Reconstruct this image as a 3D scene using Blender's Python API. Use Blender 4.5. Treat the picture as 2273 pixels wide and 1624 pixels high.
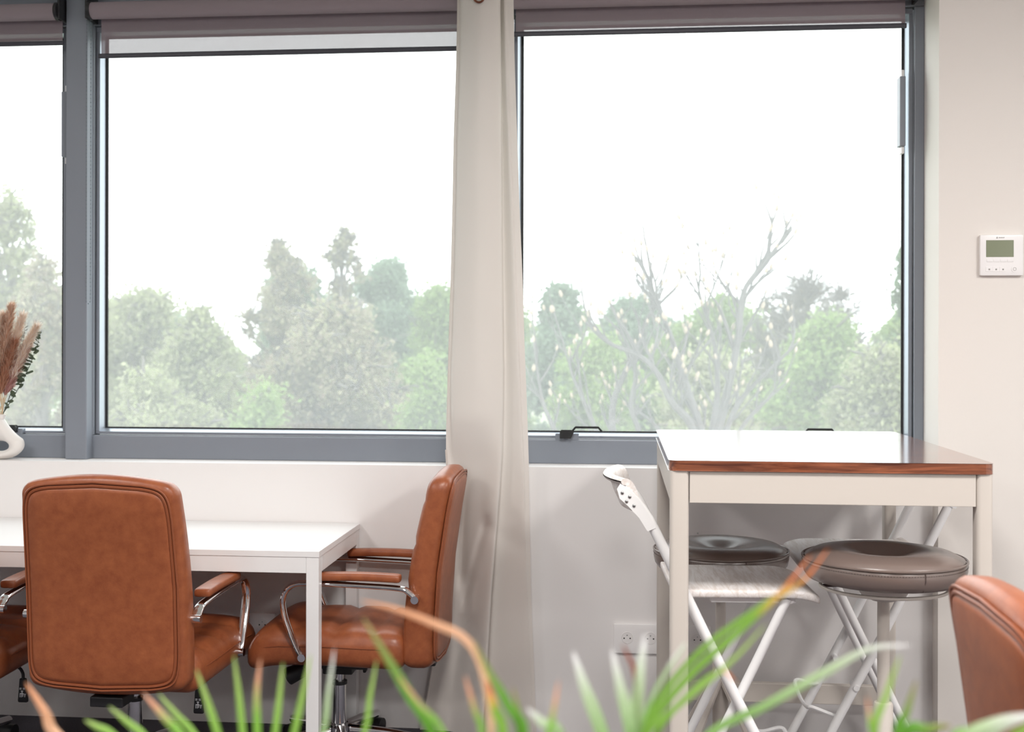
import bpy, bmesh, math, random
import numpy as np
from mathutils import Vector, Matrix, noise

for o in list(bpy.data.objects):
    bpy.data.objects.remove(o)
scene = bpy.context.scene
COL = scene.collection
PI = math.pi

# ------------------------------------------------------------------ camera
W, H = 2273, 1624
F, HOR, CH = 2600.0, 763.0, 1.37
YAW, ROLL = math.radians(5.27), math.radians(0.126)
R = Matrix.Rotation(YAW, 3, 'Z') @ Matrix.Rotation(PI / 2, 3, 'X') @ Matrix.Rotation(ROLL, 3, 'Z')
C0 = Vector((0, 0, CH))
cd = bpy.data.cameras.new('camera')
cam = bpy.data.objects.new('camera', cd)
COL.objects.link(cam)
cam.matrix_world = Matrix.Translation(C0) @ R.to_4x4()
cd.sensor_width = 36.0
cd.lens = F / W * 36.0
cd.shift_y = -(H / 2 - HOR) / W
cd.clip_start, cd.clip_end = 0.05, 400
cd.dof.use_dof = True
cd.dof.focus_distance = 3.45
cd.dof.aperture_fstop = 4.1
scene.camera = cam

# ------------------------------------------------------------------ sky and exposure
world = bpy.data.worlds.new('sky')
scene.world = world
world.use_nodes = True
bg = world.node_tree.nodes['Background']
bg.inputs['Color'].default_value = (0.955, 0.985, 1.0, 1)
bg.inputs['Strength'].default_value = 3.8
vs = scene.view_settings
vs.view_transform = 'Standard'
vs.look = 'None'
vs.gamma = 1.0
vs.use_curve_mapping = False
vs.exposure = 0.0
CEIL_LIGHT = 47.0        # watts of every ceiling panel
scene.cycles.use_denoising = True
scene.cycles.max_bounces = 10
scene.cycles.diffuse_bounces = 6
scene.cycles.transparent_max_bounces = 12
scene.cycles.sample_clamp_indirect = 8.0
scene.cycles.caustics_reflective = False
scene.cycles.caustics_refractive = False


def ray(u, v):
    return R @ Vector(((u - W / 2) / F, -(v - HOR) / F, -1.0))


def aty(u, v, y):
    d = ray(u, v)
    return C0 + d * (y / d.y)


def atz(u, v, z):
    d = ray(u, v)
    return C0 + d * ((z - CH) / d.z)


# ------------------------------------------------------------------ materials
MATS = {}


def mat(name, col, rough=0.5, metal=0.0, spec=0.5, coat=0.0, bump=None, vary=None, sheen=0.0):
    """principled material; vary=(scale, amount, second colour); bump=(scale, strength)"""
    if name in MATS:
        return MATS[name]
    m = bpy.data.materials.new(name)
    m.use_nodes = True
    nt = m.node_tree
    b = nt.nodes['Principled BSDF']
    b.inputs['Base Color'].default_value = (*col, 1)
    b.inputs['Roughness'].default_value = rough
    b.inputs['Metallic'].default_value = metal
    b.inputs['Specular IOR Level'].default_value = spec
    b.inputs['Coat Weight'].default_value = coat
    b.inputs['Sheen Weight'].default_value = sheen
    tc = nt.nodes.new('ShaderNodeTexCoord')
    if vary:
        n = nt.nodes.new('ShaderNodeTexNoise')
        n.inputs['Scale'].default_value = vary[0]
        n.inputs['Detail'].default_value = 6
        n.inputs['Roughness'].default_value = 0.65
        nt.links.new(tc.outputs['Object'], n.inputs['Vector'])
        r = nt.nodes.new('ShaderNodeValToRGB')
        a = vary[1]
        r.color_ramp.elements[0].position = 0.5 - a
        r.color_ramp.elements[1].position = 0.5 + a
        r.color_ramp.elements[0].color = (*col, 1)
        r.color_ramp.elements[1].color = (*vary[2], 1)
        nt.links.new(n.outputs['Fac'], r.inputs['Fac'])
        nt.links.new(r.outputs['Color'], b.inputs['Base Color'])
    if bump:
        n2 = nt.nodes.new('ShaderNodeTexNoise')
        n2.inputs['Scale'].default_value = bump[0]
        n2.inputs['Detail'].default_value = 4
        nt.links.new(tc.outputs['Object'], n2.inputs['Vector'])
        bn = nt.nodes.new('ShaderNodeBump')
        bn.inputs['Strength'].default_value = bump[1]
        bn.inputs['Distance'].default_value = 0.002
        nt.links.new(n2.outputs['Fac'], bn.inputs['Height'])
        nt.links.new(bn.outputs['Normal'], b.inputs['Normal'])
    MATS[name] = m
    return m


M_WALL = mat('wall paint', (0.80, 0.785, 0.78), 0.8, bump=(90, 0.08))
M_PIER = mat('warm wall paint', (0.80, 0.765, 0.725), 0.8, bump=(90, 0.08))
M_CEIL = mat('ceiling paint', (0.85, 0.84, 0.82), 0.9)
M_CARPET = mat('carpet', (0.075, 0.075, 0.09), 0.95, spec=0.1, vary=(260, 0.2, (0.15, 0.14, 0.16)), bump=(400, 0.8))
M_FRAME = mat('grey window lacquer', (0.225, 0.25, 0.29), 0.36, spec=0.55)
M_BEAD = mat('sky brightened bead lacquer', (0.46, 0.51, 0.57), 0.3, metal=0.55)  # lighter copy of the frame lacquer, sky reflection put into the colour
M_GASKET = mat('black rubber', (0.012, 0.013, 0.014), 0.6)
M_WHITE = mat('white lacquer', (0.86, 0.86, 0.86), 0.3)
M_DESK = mat('white desk foil', (0.82, 0.82, 0.82), 0.32)
M_BEIGE = mat('beige lacquer', (0.60, 0.555, 0.505), 0.42)
M_CHROME = mat('chrome', (0.86, 0.86, 0.87), 0.07, metal=1.0)
M_BLACK = mat('black plastic', (0.014, 0.014, 0.016), 0.4)
M_LEATHER = mat('tan leather', (0.225, 0.058, 0.022), 0.36, spec=0.5, vary=(30, 0.26, (0.355, 0.108, 0.040)), bump=(220, 0.12))
M_PIPING = mat('tan leather piping', (0.26, 0.075, 0.03), 0.4, bump=(300, 0.1))
M_TAUPE = mat('taupe leather', (0.165, 0.125, 0.11), 0.27, spec=0.9, bump=(500, 0.06))
M_TAUPE_DK = mat('taupe thread', (0.08, 0.055, 0.05), 0.7)
M_SOCKET = mat('white socket plastic', (0.86, 0.85, 0.85), 0.3)
M_DARK = mat('dark hole', (0.02, 0.02, 0.02), 0.8)
M_STEEL = mat('zinc screw', (0.45, 0.47, 0.47), 0.3, metal=1.0)
M_CERAMIC = mat('matt white ceramic', (0.80, 0.77, 0.74), 0.6, bump=(200, 0.1))
M_LCD = mat('green grey display', (0.23, 0.26, 0.17), 0.12)
M_PRINT = mat('grey print', (0.32, 0.31, 0.30), 0.7)
M_PRINTW = mat('white print', (0.8, 0.82, 0.84), 0.6)
M_SOIL = mat('potting soil', (0.04, 0.025, 0.015), 0.95, bump=(60, 1.0))
M_POT = mat('terracotta pot', (0.42, 0.19, 0.10), 0.75, bump=(80, 0.2))
M_STALK = mat('green stalk', (0.18, 0.26, 0.07), 0.5)
M_BARK = mat('grey bark', (0.10, 0.09, 0.085), 0.9, vary=(5, 0.2, (0.15, 0.135, 0.125)))
M_MBARK = mat('pale magnolia bark', (0.085, 0.078, 0.078), 0.85, vary=(8, 0.2, (0.125, 0.115, 0.112)))
M_BUD = mat('cream blossom bud', (0.40, 0.335, 0.25), 0.6, vary=(9, 0.2, (0.27, 0.20, 0.15)))
M_GROUND = mat('meadow', (0.17, 0.20, 0.12), 0.95, vary=(0.6, 0.25, (0.24, 0.25, 0.17)))
M_PUT = mat('dark stem', (0.05, 0.06, 0.045), 0.7)


def wood_mat(name, c1, c2, rough, scale, axis, coat=0.0, dist=4.0):
    m = bpy.data.materials.new(name)
    m.use_nodes = True
    nt = m.node_tree
    b = nt.nodes['Principled BSDF']
    b.inputs['Roughness'].default_value = rough
    b.inputs['Coat Weight'].default_value = coat
    b.inputs['Coat Roughness'].default_value = 0.12
    tc = nt.nodes.new('ShaderNodeTexCoord')
    mp = nt.nodes.new('ShaderNodeMapping')
    mp.inputs['Scale'].default_value = axis
    nt.links.new(tc.outputs['Object'], mp.inputs['Vector'])
    n = nt.nodes.new('ShaderNodeTexNoise')
    n.inputs['Scale'].default_value = scale
    n.inputs['Detail'].default_value = 7
    n.inputs['Roughness'].default_value = 0.6
    n.inputs['Distortion'].default_value = dist
    nt.links.new(mp.outputs['Vector'], n.inputs['Vector'])
    r = nt.nodes.new('ShaderNodeValToRGB')
    r.color_ramp.elements[0].position = 0.36
    r.color_ramp.elements[1].position = 0.62
    r.color_ramp.elements[0].color = (*c1, 1)
    r.color_ramp.elements[1].color = (*c2, 1)
    nt.links.new(n.outputs['Fac'], r.inputs['Fac'])
    nt.links.new(r.outputs['Color'], b.inputs['Base Color'])
    bn = nt.nodes.new('ShaderNodeBump')
    bn.inputs['Strength'].default_value = 0.12
    bn.inputs['Distance'].default_value = 0.001
    nt.links.new(n.outputs['Fac'], bn.inputs['Height'])
    nt.links.new(bn.outputs['Normal'], b.inputs['Normal'])
    return m


M_WALNUT = wood_mat('walnut veneer', (0.085, 0.022, 0.010), (0.30, 0.095, 0.042), 0.24, 3.0, (1.2, 14, 14), coat=1.0, dist=1.2)
M_ASH = wood_mat('whitewashed wood', (0.62, 0.56, 0.52), (0.80, 0.77, 0.76), 0.45, 5.0, (14, 1.5, 14), dist=1.0)


def two_sided(name, cols, transl=0.4, rough=0.6, island=True):
    """leaf or cloth: diffuse plus light passing through; colours picked piece by piece"""
    m = bpy.data.materials.new(name)
    m.use_nodes = True
    nt = m.node_tree
    nt.nodes.clear()
    out = nt.nodes.new('ShaderNodeOutputMaterial')
    d = nt.nodes.new('ShaderNodeBsdfDiffuse')
    t = nt.nodes.new('ShaderNodeBsdfTranslucent')
    mx = nt.nodes.new('ShaderNodeMixShader')
    mx.inputs[0].default_value = transl
    nt.links.new(d.outputs[0], mx.inputs[1])
    nt.links.new(t.outputs[0], mx.inputs[2])
    nt.links.new(mx.outputs[0], out.inputs[0])
    if len(cols) == 1:
        d.inputs[0].default_value = (*cols[0], 1)
        t.inputs[0].default_value = (*cols[0], 1)
    else:
        g = nt.nodes.new('ShaderNodeNewGeometry')
        r = nt.nodes.new('ShaderNodeValToRGB')
        cr = r.color_ramp
        while len(cr.elements) < len(cols):
            cr.elements.new(0.5)
        for i, c in enumerate(cols):
            cr.elements[i].position = i / (len(cols) - 1)
            cr.elements[i].color = (*c, 1)
        nt.links.new(g.outputs['Random Per Island'], r.inputs['Fac'])
        nt.links.new(r.outputs['Color'], d.inputs[0])
        nt.links.new(r.outputs['Color'], t.inputs[0])
    MATS[name] = m
    return m


M_CURTAIN = two_sided('ivory curtain cloth', [(0.72, 0.68, 0.64)], 0.16)
M_FABRIC = mat('mauve blind fabric', (0.30, 0.25, 0.27), 0.85, spec=0.2, bump=(900, 0.2))


def screen_mat():
    """open weave: part of the daylight passes straight through the holes"""
    m = bpy.data.materials.new('open weave blind fabric')
    m.use_nodes = True
    nt = m.node_tree
    nt.nodes.clear()
    out = nt.nodes.new('ShaderNodeOutputMaterial')
    d = nt.nodes.new('ShaderNodeBsdfDiffuse')
    d.inputs[0].default_value = (0.30, 0.25, 0.27, 1)
    tr = nt.nodes.new('ShaderNodeBsdfTransparent')
    mx = nt.nodes.new('ShaderNodeMixShader')
    mx.inputs[0].default_value = 0.17
    nt.links.new(d.outputs[0], mx.inputs[1])
    nt.links.new(tr.outputs[0], mx.inputs[2])
    nt.links.new(mx.outputs[0], out.inputs[0])
    return m


M_SCREEN = screen_mat()


def blade_mat(name, base, mid, tip, t0, t1):
    """palm blade: its own colour runs from the green base to a dried tip along the u coordinate"""
    m = bpy.data.materials.new(name)
    m.use_nodes = True
    nt = m.node_tree
    nt.nodes.clear()
    out = nt.nodes.new('ShaderNodeOutputMaterial')
    d = nt.nodes.new('ShaderNodeBsdfPrincipled')
    d.inputs['Roughness'].default_value = 0.45
    t = nt.nodes.new('ShaderNodeBsdfTranslucent')
    mx = nt.nodes.new('ShaderNodeMixShader')
    mx.inputs[0].default_value = 0.35
    uv = nt.nodes.new('ShaderNodeUVMap')
    sp = nt.nodes.new('ShaderNodeSeparateXYZ')
    nt.links.new(uv.outputs[0], sp.inputs[0])
    r = nt.nodes.new('ShaderNodeValToRGB')
    cr = r.color_ramp
    cr.elements.new(0.5)
    for e, (p, c) in zip(cr.elements, ((t0, base), ((t0 + t1) / 2, mid), (t1, tip))):
        e.position = p
        e.color = (*c, 1)
    nt.links.new(sp.outputs['X'], r.inputs['Fac'])
    nt.links.new(r.outputs['Color'], d.inputs['Base Color'])
    nt.links.new(r.outputs['Color'], t.inputs[0])
    nt.links.new(d.outputs[0], mx.inputs[1])
    nt.links.new(t.outputs[0], mx.inputs[2])
    nt.links.new(mx.outputs[0], out.inputs[0])
    return m


BLADE = {
    'g': blade_mat('green blade', (0.24, 0.50, 0.06), (0.31, 0.55, 0.11), (0.45, 0.61, 0.19), 0.3, 0.98),
    'd': blade_mat('deep green blade', (0.11, 0.32, 0.02), (0.15, 0.38, 0.05), (0.35, 0.31, 0.12), 0.3, 0.98),
    't': blade_mat('green blade with tan tip', (0.26, 0.53, 0.08), (0.50, 0.50, 0.19), (0.83, 0.42, 0.26), 0.62, 0.86),
    'o': blade_mat('green blade with orange tip', (0.24, 0.47, 0.07), (0.71, 0.47, 0.09), (0.83, 0.26, 0.09), 0.72, 0.9),
    'b': blade_mat('dry brown blade', (0.71, 0.50, 0.31), (0.85, 0.50, 0.31), (0.85, 0.40, 0.21), 0.2, 0.95),
    'w': blade_mat('pale worn blade', (0.28, 0.50, 0.15), (0.53, 0.68, 0.42), (0.92, 0.92, 0.92), 0.45, 0.95),
    'r': blade_mat('withered blade tip', (0.35, 0.47, 0.14), (0.47, 0.14, 0.06), (0.29, 0.08, 0.05), 0.2, 0.6),
}


def glass_mat():
    m = bpy.data.materials.new('hazed window glass')
    m.use_nodes = True
    nt = m.node_tree
    nt.nodes.clear()
    out = nt.nodes.new('ShaderNodeOutputMaterial')
    tr = nt.nodes.new('ShaderNodeBsdfTransparent')
    tr.inputs[0].default_value = (0.985, 1.0, 0.995, 1)
    gl = nt.nodes.new('ShaderNodeBsdfGlossy')
    gl.inputs['Roughness'].default_value = 0.02
    veil = nt.nodes.new('ShaderNodeBsdfTranslucent')  # translucent share lays a painted pale haze over the outdoor view
    veil.inputs[0].default_value = (0.95, 0.98, 1.0, 1)
    a = nt.nodes.new('ShaderNodeMixShader')
    a.inputs[0].default_value = 0.06
    b = nt.nodes.new('ShaderNodeMixShader')
    b.inputs[0].default_value = 0.125
    nt.links.new(tr.outputs[0], a.inputs[1])
    nt.links.new(gl.outputs[0], a.inputs[2])
    nt.links.new(a.outputs[0], b.inputs[1])
    nt.links.new(veil.outputs[0], b.inputs[2])
    nt.links.new(b.outputs[0], out.inputs[0])
    return m


M_GLASS = glass_mat()
M_LAMP = bpy.data.materials.new('lit diffuser')
M_LAMP.use_nodes = True
_b = M_LAMP.node_tree.nodes['Principled BSDF']
_b.inputs['Emission Color'].default_value = (1, 0.93, 0.84, 1)
_b.inputs['Emission Strength'].default_value = 4.0


# ------------------------------------------------------------------ mesh helpers
class MB:
    def __init__(self):
        self.v, self.f, self.uv = [], [], None

    def add(self, vs, fs):
        n = len(self.v)
        self.v += [tuple(p) for p in vs]
        self.f += [tuple(i + n for i in f) for f in fs]
        return self

    def box(self, x0, x1, y0, y1, z0, z1):
        return self.add([(x0, y0, z0), (x1, y0, z0), (x1, y1, z0), (x0, y1, z0), (x0, y0, z1), (x1, y0, z1), (x1, y1, z1), (x0, y1, z1)],
                        [(0, 3, 2, 1), (4, 5, 6, 7), (0, 1, 5, 4), (1, 2, 6, 5), (2, 3, 7, 6), (3, 0, 4, 7)])

    def prism(self, poly, axis, a, b):
        """extrude a 2-D polygon along an axis: 'x' poly=(y,z), 'y' poly=(x,z), 'z' poly=(x,y)"""
        def p3(q, t):
            return {'x': (t, q[0], q[1]), 'y': (q[0], t, q[1]), 'z': (q[0], q[1], t)}[axis]
        n = len(poly)
        vs = [p3(q, a) for q in poly] + [p3(q, b) for q in poly]
        fs = [tuple(range(n)), tuple(range(2 * n - 1, n - 1, -1))]
        fs += [(i, (i + 1) % n, n + (i + 1) % n, n + i) for i in range(n)]
        return self.add(vs, fs)

    def tube(self, pts, r, seg=10, flat=1.0, up=None, caps=True):
        """tube along points; r a number or a list; flat scales the section along `up`"""
        pts = [Vector(p) for p in pts]
        n = len(pts)
        rs = r if isinstance(r, (list, tuple)) else [r] * n
        T = []
        for i in range(n):
            t = pts[min(i + 1, n - 1)] - pts[max(i - 1, 0)]
            T.append(t.normalized() if t.length > 1e-9 else Vector((0, 0, 1)))
        if up is None:
            up = Vector((0, 0, 1)) if abs(T[0].z) < 0.9 else Vector((1, 0, 0))
        u = Vector(up)
        vs, fs = [], []
        for i in range(n):
            u = (u - T[i] * u.dot(T[i]))
            u = u.normalized() if u.length > 1e-6 else T[i].orthogonal().normalized()
            w = T[i].cross(u)
            for k in range(seg):
                a = 2 * PI * k / seg
                vs.append(pts[i] + (u * math.cos(a) * flat + w * math.sin(a)) * rs[i])
        for i in range(n - 1):
            for k in range(seg):
                k2 = (k + 1) % seg
                fs.append((i * seg + k, i * seg + k2, (i + 1) * seg + k2, (i + 1) * seg + k))
        if caps:
            fs.append(tuple(reversed(range(seg))))
            fs.append(tuple((n - 1) * seg + k for k in range(seg)))
        return self.add(vs, fs)

    def lathe(self, prof, seg=32, c=(0, 0, 0)):
        vs, fs = [], []
        for r, z in prof:
            for k in range(seg):
                a = 2 * PI * k / seg
                vs.append((c[0] + r * math.cos(a), c[1] + r * math.sin(a), c[2] + z))
        m = len(prof)
        for i in range(m - 1):
            for k in range(seg):
                k2 = (k + 1) % seg
                fs.append((i * seg + k, i * seg + k2, (i + 1) * seg + k2, (i + 1) * seg + k))
        fs.append(tuple(reversed(range(seg))))
        fs.append(tuple((m - 1) * seg + k for k in range(seg)))
        return self.add(vs, fs)

    def rbox(self, w, d, h, r, n=(10, 4, 10), fn=None, c=(0, 0, 0)):
        """rounded box of size w,d,h centred at c, subdivided, then bent by fn(Vector)->Vector"""
        idx, vs, fs = {}, [], []
        hw, hd, hh = w / 2, d / 2, h / 2

        def vert(i, j, k):
            key = (i, j, k)
            if key in idx:
                return idx[key]

            def co(a, m, hs):
                return -hs + 2 * hs * (0.5 - 0.5 * math.cos(PI * a / m))
            p = Vector((co(i, n[0], hw), co(j, n[1], hd), co(k, n[2], hh)))
            q = Vector((max(-hw + r, min(hw - r, p.x)), max(-hd + r, min(hd - r, p.y)), max(-hh + r, min(hh - r, p.z))))
            dd = p - q
            if dd.length > 1e-9:
                p = q + dd.normalized() * r
            if fn:
                p = fn(p)
            idx[key] = len(vs)
            vs.append(p + Vector(c))
            return idx[key]
        for a in range(n[0]):
            for b in range(n[1]):
                fs.append((vert(a, b, 0), vert(a, b + 1, 0), vert(a + 1, b + 1, 0), vert(a + 1, b, 0)))
                fs.append((vert(a, b, n[2]), vert(a + 1, b, n[2]), vert(a + 1, b + 1, n[2]), vert(a, b + 1, n[2])))
            for b in range(n[2]):
                fs.append((vert(a, 0, b), vert(a + 1, 0, b), vert(a + 1, 0, b + 1), vert(a, 0, b + 1)))
                fs.append((vert(a, n[1], b), vert(a, n[1], b + 1), vert(a + 1, n[1], b + 1), vert(a + 1, n[1], b)))
        for a in range(n[1]):
            for b in range(n[2]):
                fs.append((vert(0, a, b), vert(0, a, b + 1), vert(0, a + 1, b + 1), vert(0, a + 1, b)))
                fs.append((vert(n[0], a, b), vert(n[0], a + 1, b), vert(n[0], a + 1, b + 1), vert(n[0], a, b + 1)))
        return self.add(vs, fs)

    def grid(self, fn, nu, nv, uv=False):
        base = len(self.v)
        vs = [fn(i / nu, j / nv) for j in range(nv + 1) for i in range(nu + 1)]
        fs = [(j * (nu + 1) + i, j * (nu + 1) + i + 1, (j + 1) * (nu + 1) + i + 1, (j + 1) * (nu + 1) + i) for j in range(nv) for i in range(nu)]
        if uv:
            self.uv = [(i / nu, j / nv) for j in range(nv + 1) for i in range(nu + 1)]
        return self.add(vs, fs)

    def build(self, name, m, parent=None, smooth=False, bevel=0.0, angle=40, loc=None):
        me = bpy.data.meshes.new(name)
        me.from_pydata(self.v, [], self.f)
        me.materials.append(m)
        if self.uv:
            l = me.uv_layers.new(name='UVMap')
            for lp in me.loops:
                l.data[lp.index].uv = self.uv[lp.vertex_index]
        if smooth:
            me.polygons.foreach_set('use_smooth', [True] * len(me.polygons))
        me.update()
        return link(name, me, parent, bevel, angle if smooth else None, loc)


def link(name, me, parent=None, bevel=0.0, angle=None, loc=None):
    o = bpy.data.objects.new(name, me)
    COL.objects.link(o)
    if parent:
        o.parent = parent
    if loc is not None:
        o.location = loc
    if bevel:
        b = o.modifiers.new('bevel', 'BEVEL')
        b.width = bevel
        b.segments = 2
        b.limit_method = 'ANGLE'
        b.angle_limit = math.radians(35)
    if angle is not None and hasattr(me, 'set_sharp_from_angle') and len(me.polygons) < 20000:
        me.set_sharp_from_angle(angle=math.radians(angle))
    return o


def box(name, m, x0, x1, y0, y1, z0, z1, parent=None, bevel=0.0):
    return MB().box(x0, x1, y0, y1, z0, z1).build(name, m, parent, bevel=bevel)


def tag(o, label, cat, group=None):
    o['label'] = label
    o['category'] = cat
    if group:
        o['group'] = group
    return o


def thing(name, label, cat, loc=(0, 0, 0), rz=0.0, group=None):
    o = bpy.data.objects.new(name, None)
    o.empty_display_size = 0.1
    COL.objects.link(o)
    o.location = loc
    o.rotation_euler = (0, 0, rz)
    return tag(o, label, cat, group)


def struct(o, label=None, cat=None):
    o['kind'] = 'structure'
    if label:
        o['label'] = label
    if cat:
        o['category'] = cat
    return o


def smooth_path(pts, n=8):
    """Catmull-Rom through the points"""
    P = [Vector(p) for p in pts]
    P = [P[0] * 2 - P[1]] + P + [P[-1] * 2 - P[-2]]
    out = []
    for i in range(1, len(P) - 2):
        for k in range(n):
            t = k / n
            a, b, c, d = P[i - 1], P[i], P[i + 1], P[i + 2]
            out.append(0.5 * ((2 * b) + (c - a) * t + (2 * a - 5 * b + 4 * c - d) * t * t + (3 * b - a - 3 * c + d) * t ** 3))
    out.append(P[-2])
    return out


# ------------------------------------------------------------------ the room
YW, YF, YP, YO = 4.126, 4.246, 4.056, 4.43      # wall under the sill, frame face, right pier face, outside face
ZS, ZT, ZC = 0.936, 2.70, 2.86                  # sill, window head, ceiling
XL, XR, XE, YB = -4.6, 3.1, 1.067, -3.4         # side walls, right reveal, wall behind the camera

struct(box('floor', M_CARPET, XL, XR, YB, YO, -0.1, 0.0), 'dark grey carpet floor', 'floor')
struct(box('ceiling', M_CEIL, XL, XR, YB, YO, ZC, ZC + 0.1), 'white ceiling above the windows', 'ceiling')
wb = MB()
wb.box(XL, XE, YW, YO, 0.0, ZS)
wb.box(XL, XE, YW, YO, ZT, ZC)
struct(wb.build('wall_back', M_WALL), 'white wall under the band of windows', 'wall')
struct(box('wall_corner', M_PIER, XE, XR, YP, YO, 0.0, ZC), 'warm white wall to the right of the windows', 'wall')
struct(box('wall_left', M_WALL, XL - 0.1, XL, YB, YO, 0.0, ZC), 'white side wall on the left', 'wall')
struct(box('wall_right', M_WALL, XR, XR + 0.1, YB, YO, 0.0, ZC), 'white side wall on the right', 'wall')
struct(box('wall_front', mat('bounce damping wall grey', (0.30, 0.30, 0.31), 0.8), XL, XR, YB - 0.1, YB, 0.0, ZC), 'unseen wall opposite the windows, greyed to damp bounced light', 'wall')  # unseen wall given a dark tone to cut light bouncing under the desk


# ---- windows
def ring(mb, x0, x1, z0, z1, l, r, b, t, y0, y1):
    mb.box(x0, x1, y0, y1, z0, z0 + b)
    mb.box(x0, x1, y0, y1, z1 - t, z1)
    mb.box(x0, x0 + l, y0, y1, z0 + b, z1 - t)
    mb.box(x1 - r, x1, y0, y1, z0 + b, z1 - t)


def make_window(n, x0, x1, sl, sr, label):
    """x0..x1 outer frame; sl, sr how wide the frame shows at the sides"""
    w = bpy.data.objects.new('window_%d' % n, None)
    COL.objects.link(w)
    struct(w, label, 'window')
    m = MB()
    ring(m, x0, x1, ZS, ZT, sl, sr, 0.088, 0.135, YF, YF + 0.06)
    m.build('window_frame', M_FRAME, w, bevel=0.003)
    a, b, c, d = x0 + sl, x1 - sr, ZS + 0.088, ZT - 0.135
    m = MB()
    ring(m, a + 0.003, b - 0.003, c + 0.003, d - 0.003, 0.013, 0.013, 0.010, 0.02, YF + 0.014, YF + 0.055)
    m.build('sash', M_FRAME, w, bevel=0.002)
    # sloping glazing bead, its colour lightened to stand in for reflected daylight
    a, b, c, d = a + 0.016, b - 0.016, c + 0.013, d - 0.023
    y0, y1, s = YF + 0.018, YF + 0.046, 0.012
    vs, fs = [], []
    for (px, pz, qx, qz) in ((a, c, a + s, c + s), (b, c, b - s, c + s), (b, d, b - s, d - s), (a, d, a + s, d - s)):
        vs += [(px, y0, pz), (qx, y1, qz), (px, y1, pz)]
    for k in range(4):
        k2 = (k + 1) % 4
        fs += [(3 * k, 3 * k2, 3 * k2 + 1, 3 * k + 1), (3 * k + 1, 3 * k2 + 1, 3 * k2 + 2, 3 * k + 2)]
    MB().add(vs, fs).build('glazing_bead', M_BEAD, w)
    a, b, c, d = a + s, b - s, c + s, d - s
    m = MB()
    ring(m, a, b, c, d, 0.0075, 0.006, 0.0035, 0.005, y1 - 0.003, y1 + 0.006)
    m.build('gasket', M_GASKET, w)
    box('pane', M_GLASS, a + 0.004, b - 0.004, y1 + 0.001, y1 + 0.005, c + 0.002, d - 0.002, w)
    return w


WX = [(-3.95, -2.02), (-2.02, -0.455), (-0.455, XE)]
win1 = make_window(1, -3.95, -2.04, 0.06, 0.045, 'left grey framed window behind the vase, cut by the picture edge')
win2 = make_window(2, -1.998, -0.48, 0.024, 0.05, 'middle grey framed window between mullion and curtain')
win3 = make_window(3, -0.44, XE, 0.05, 0.034, 'right grey framed window between curtain and warm white wall')
struct(box('trim_1', M_FRAME, -2.062, -1.978, 4.20, YF + 0.065, ZS, ZT, bevel=0.004), 'wide grey mullion between left and middle window', 'mullion')
struct(box('trim_2', M_FRAME, -0.505, -0.415, 4.20, YF + 0.065, ZS, ZT, bevel=0.004), 'grey mullion hidden behind the curtain', 'mullion')
struct(box('trim_3', M_FRAME, XL, -3.94, 4.20, YF + 0.065, ZS, ZT), 'grey end post left of the windows', 'mullion')


def window_handle(w, x, flip=1, full=True):
    z = ZS + 0.118
    y = YF + 0.002
    h = MB()
    if full:
        h.prism([(x - 0.036 * flip, z - 0.030), (x + 0.044 * flip, z - 0.030), (x + 0.044 * flip, z - 0.012), (x - 0.036 * flip, z - 0.012)], 'y', y - 0.003, y + 0.02)
    else:
        h.box(x - 0.01, x + 0.01, y - 0.003, y + 0.02, z - 0.030, z - 0.012)
    hp = h.build('handle_base', M_FRAME, w, bevel=0.002)
    if full:
        g = MB().prism([(x - 0.018 * flip, z - 0.022), (x + 0.017 * flip, z - 0.022), (x + 0.027 * flip, z - 0.002), (x + 0.020 * flip, z + 0.002), (x - 0.015 * flip, z + 0.002), (x - 0.018 * flip, z - 0.004)], 'y', y - 0.022, y - 0.002)
        g.build('handle_hub', M_GASKET, hp, bevel=0.003)
    pts = [(x + 0.012 * flip, y - 0.014, z - 0.012), (x + 0.036 * flip, y - 0.02, z + 0.016), (x + 0.118 * flip, y - 0.022, z + 0.016), (x + 0.130 * flip, y - 0.022, z + 0.002)]
    MB().tube(pts, 0.0042, 8, flat=1.0).build('handle_bar', M_GASKET, hp, smooth=True)


window_handle(win3, -0.195)
window_handle(win3, 0.628, full=False)
window_handle(win1, -2.29, flip=-1)
for w, x in ((win3, 0.985), (win1, -2.088)):
    p = MB().box(x - 0.006, x + 0.014, YF - 0.016, YF + 0.03, 2.07, 2.315).build('hinge_cover', M_FRAME, w, bevel=0.002)
    MB().box(x + 0.002, x + 0.012, YF - 0.004, YF + 0.03, 2.045, 2.07).box(x + 0.002, x + 0.012, YF - 0.004, YF + 0.03, 2.315, 2.34).build('hinge_knuckle', M_WHITE, p, bevel=0.002)


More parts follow.
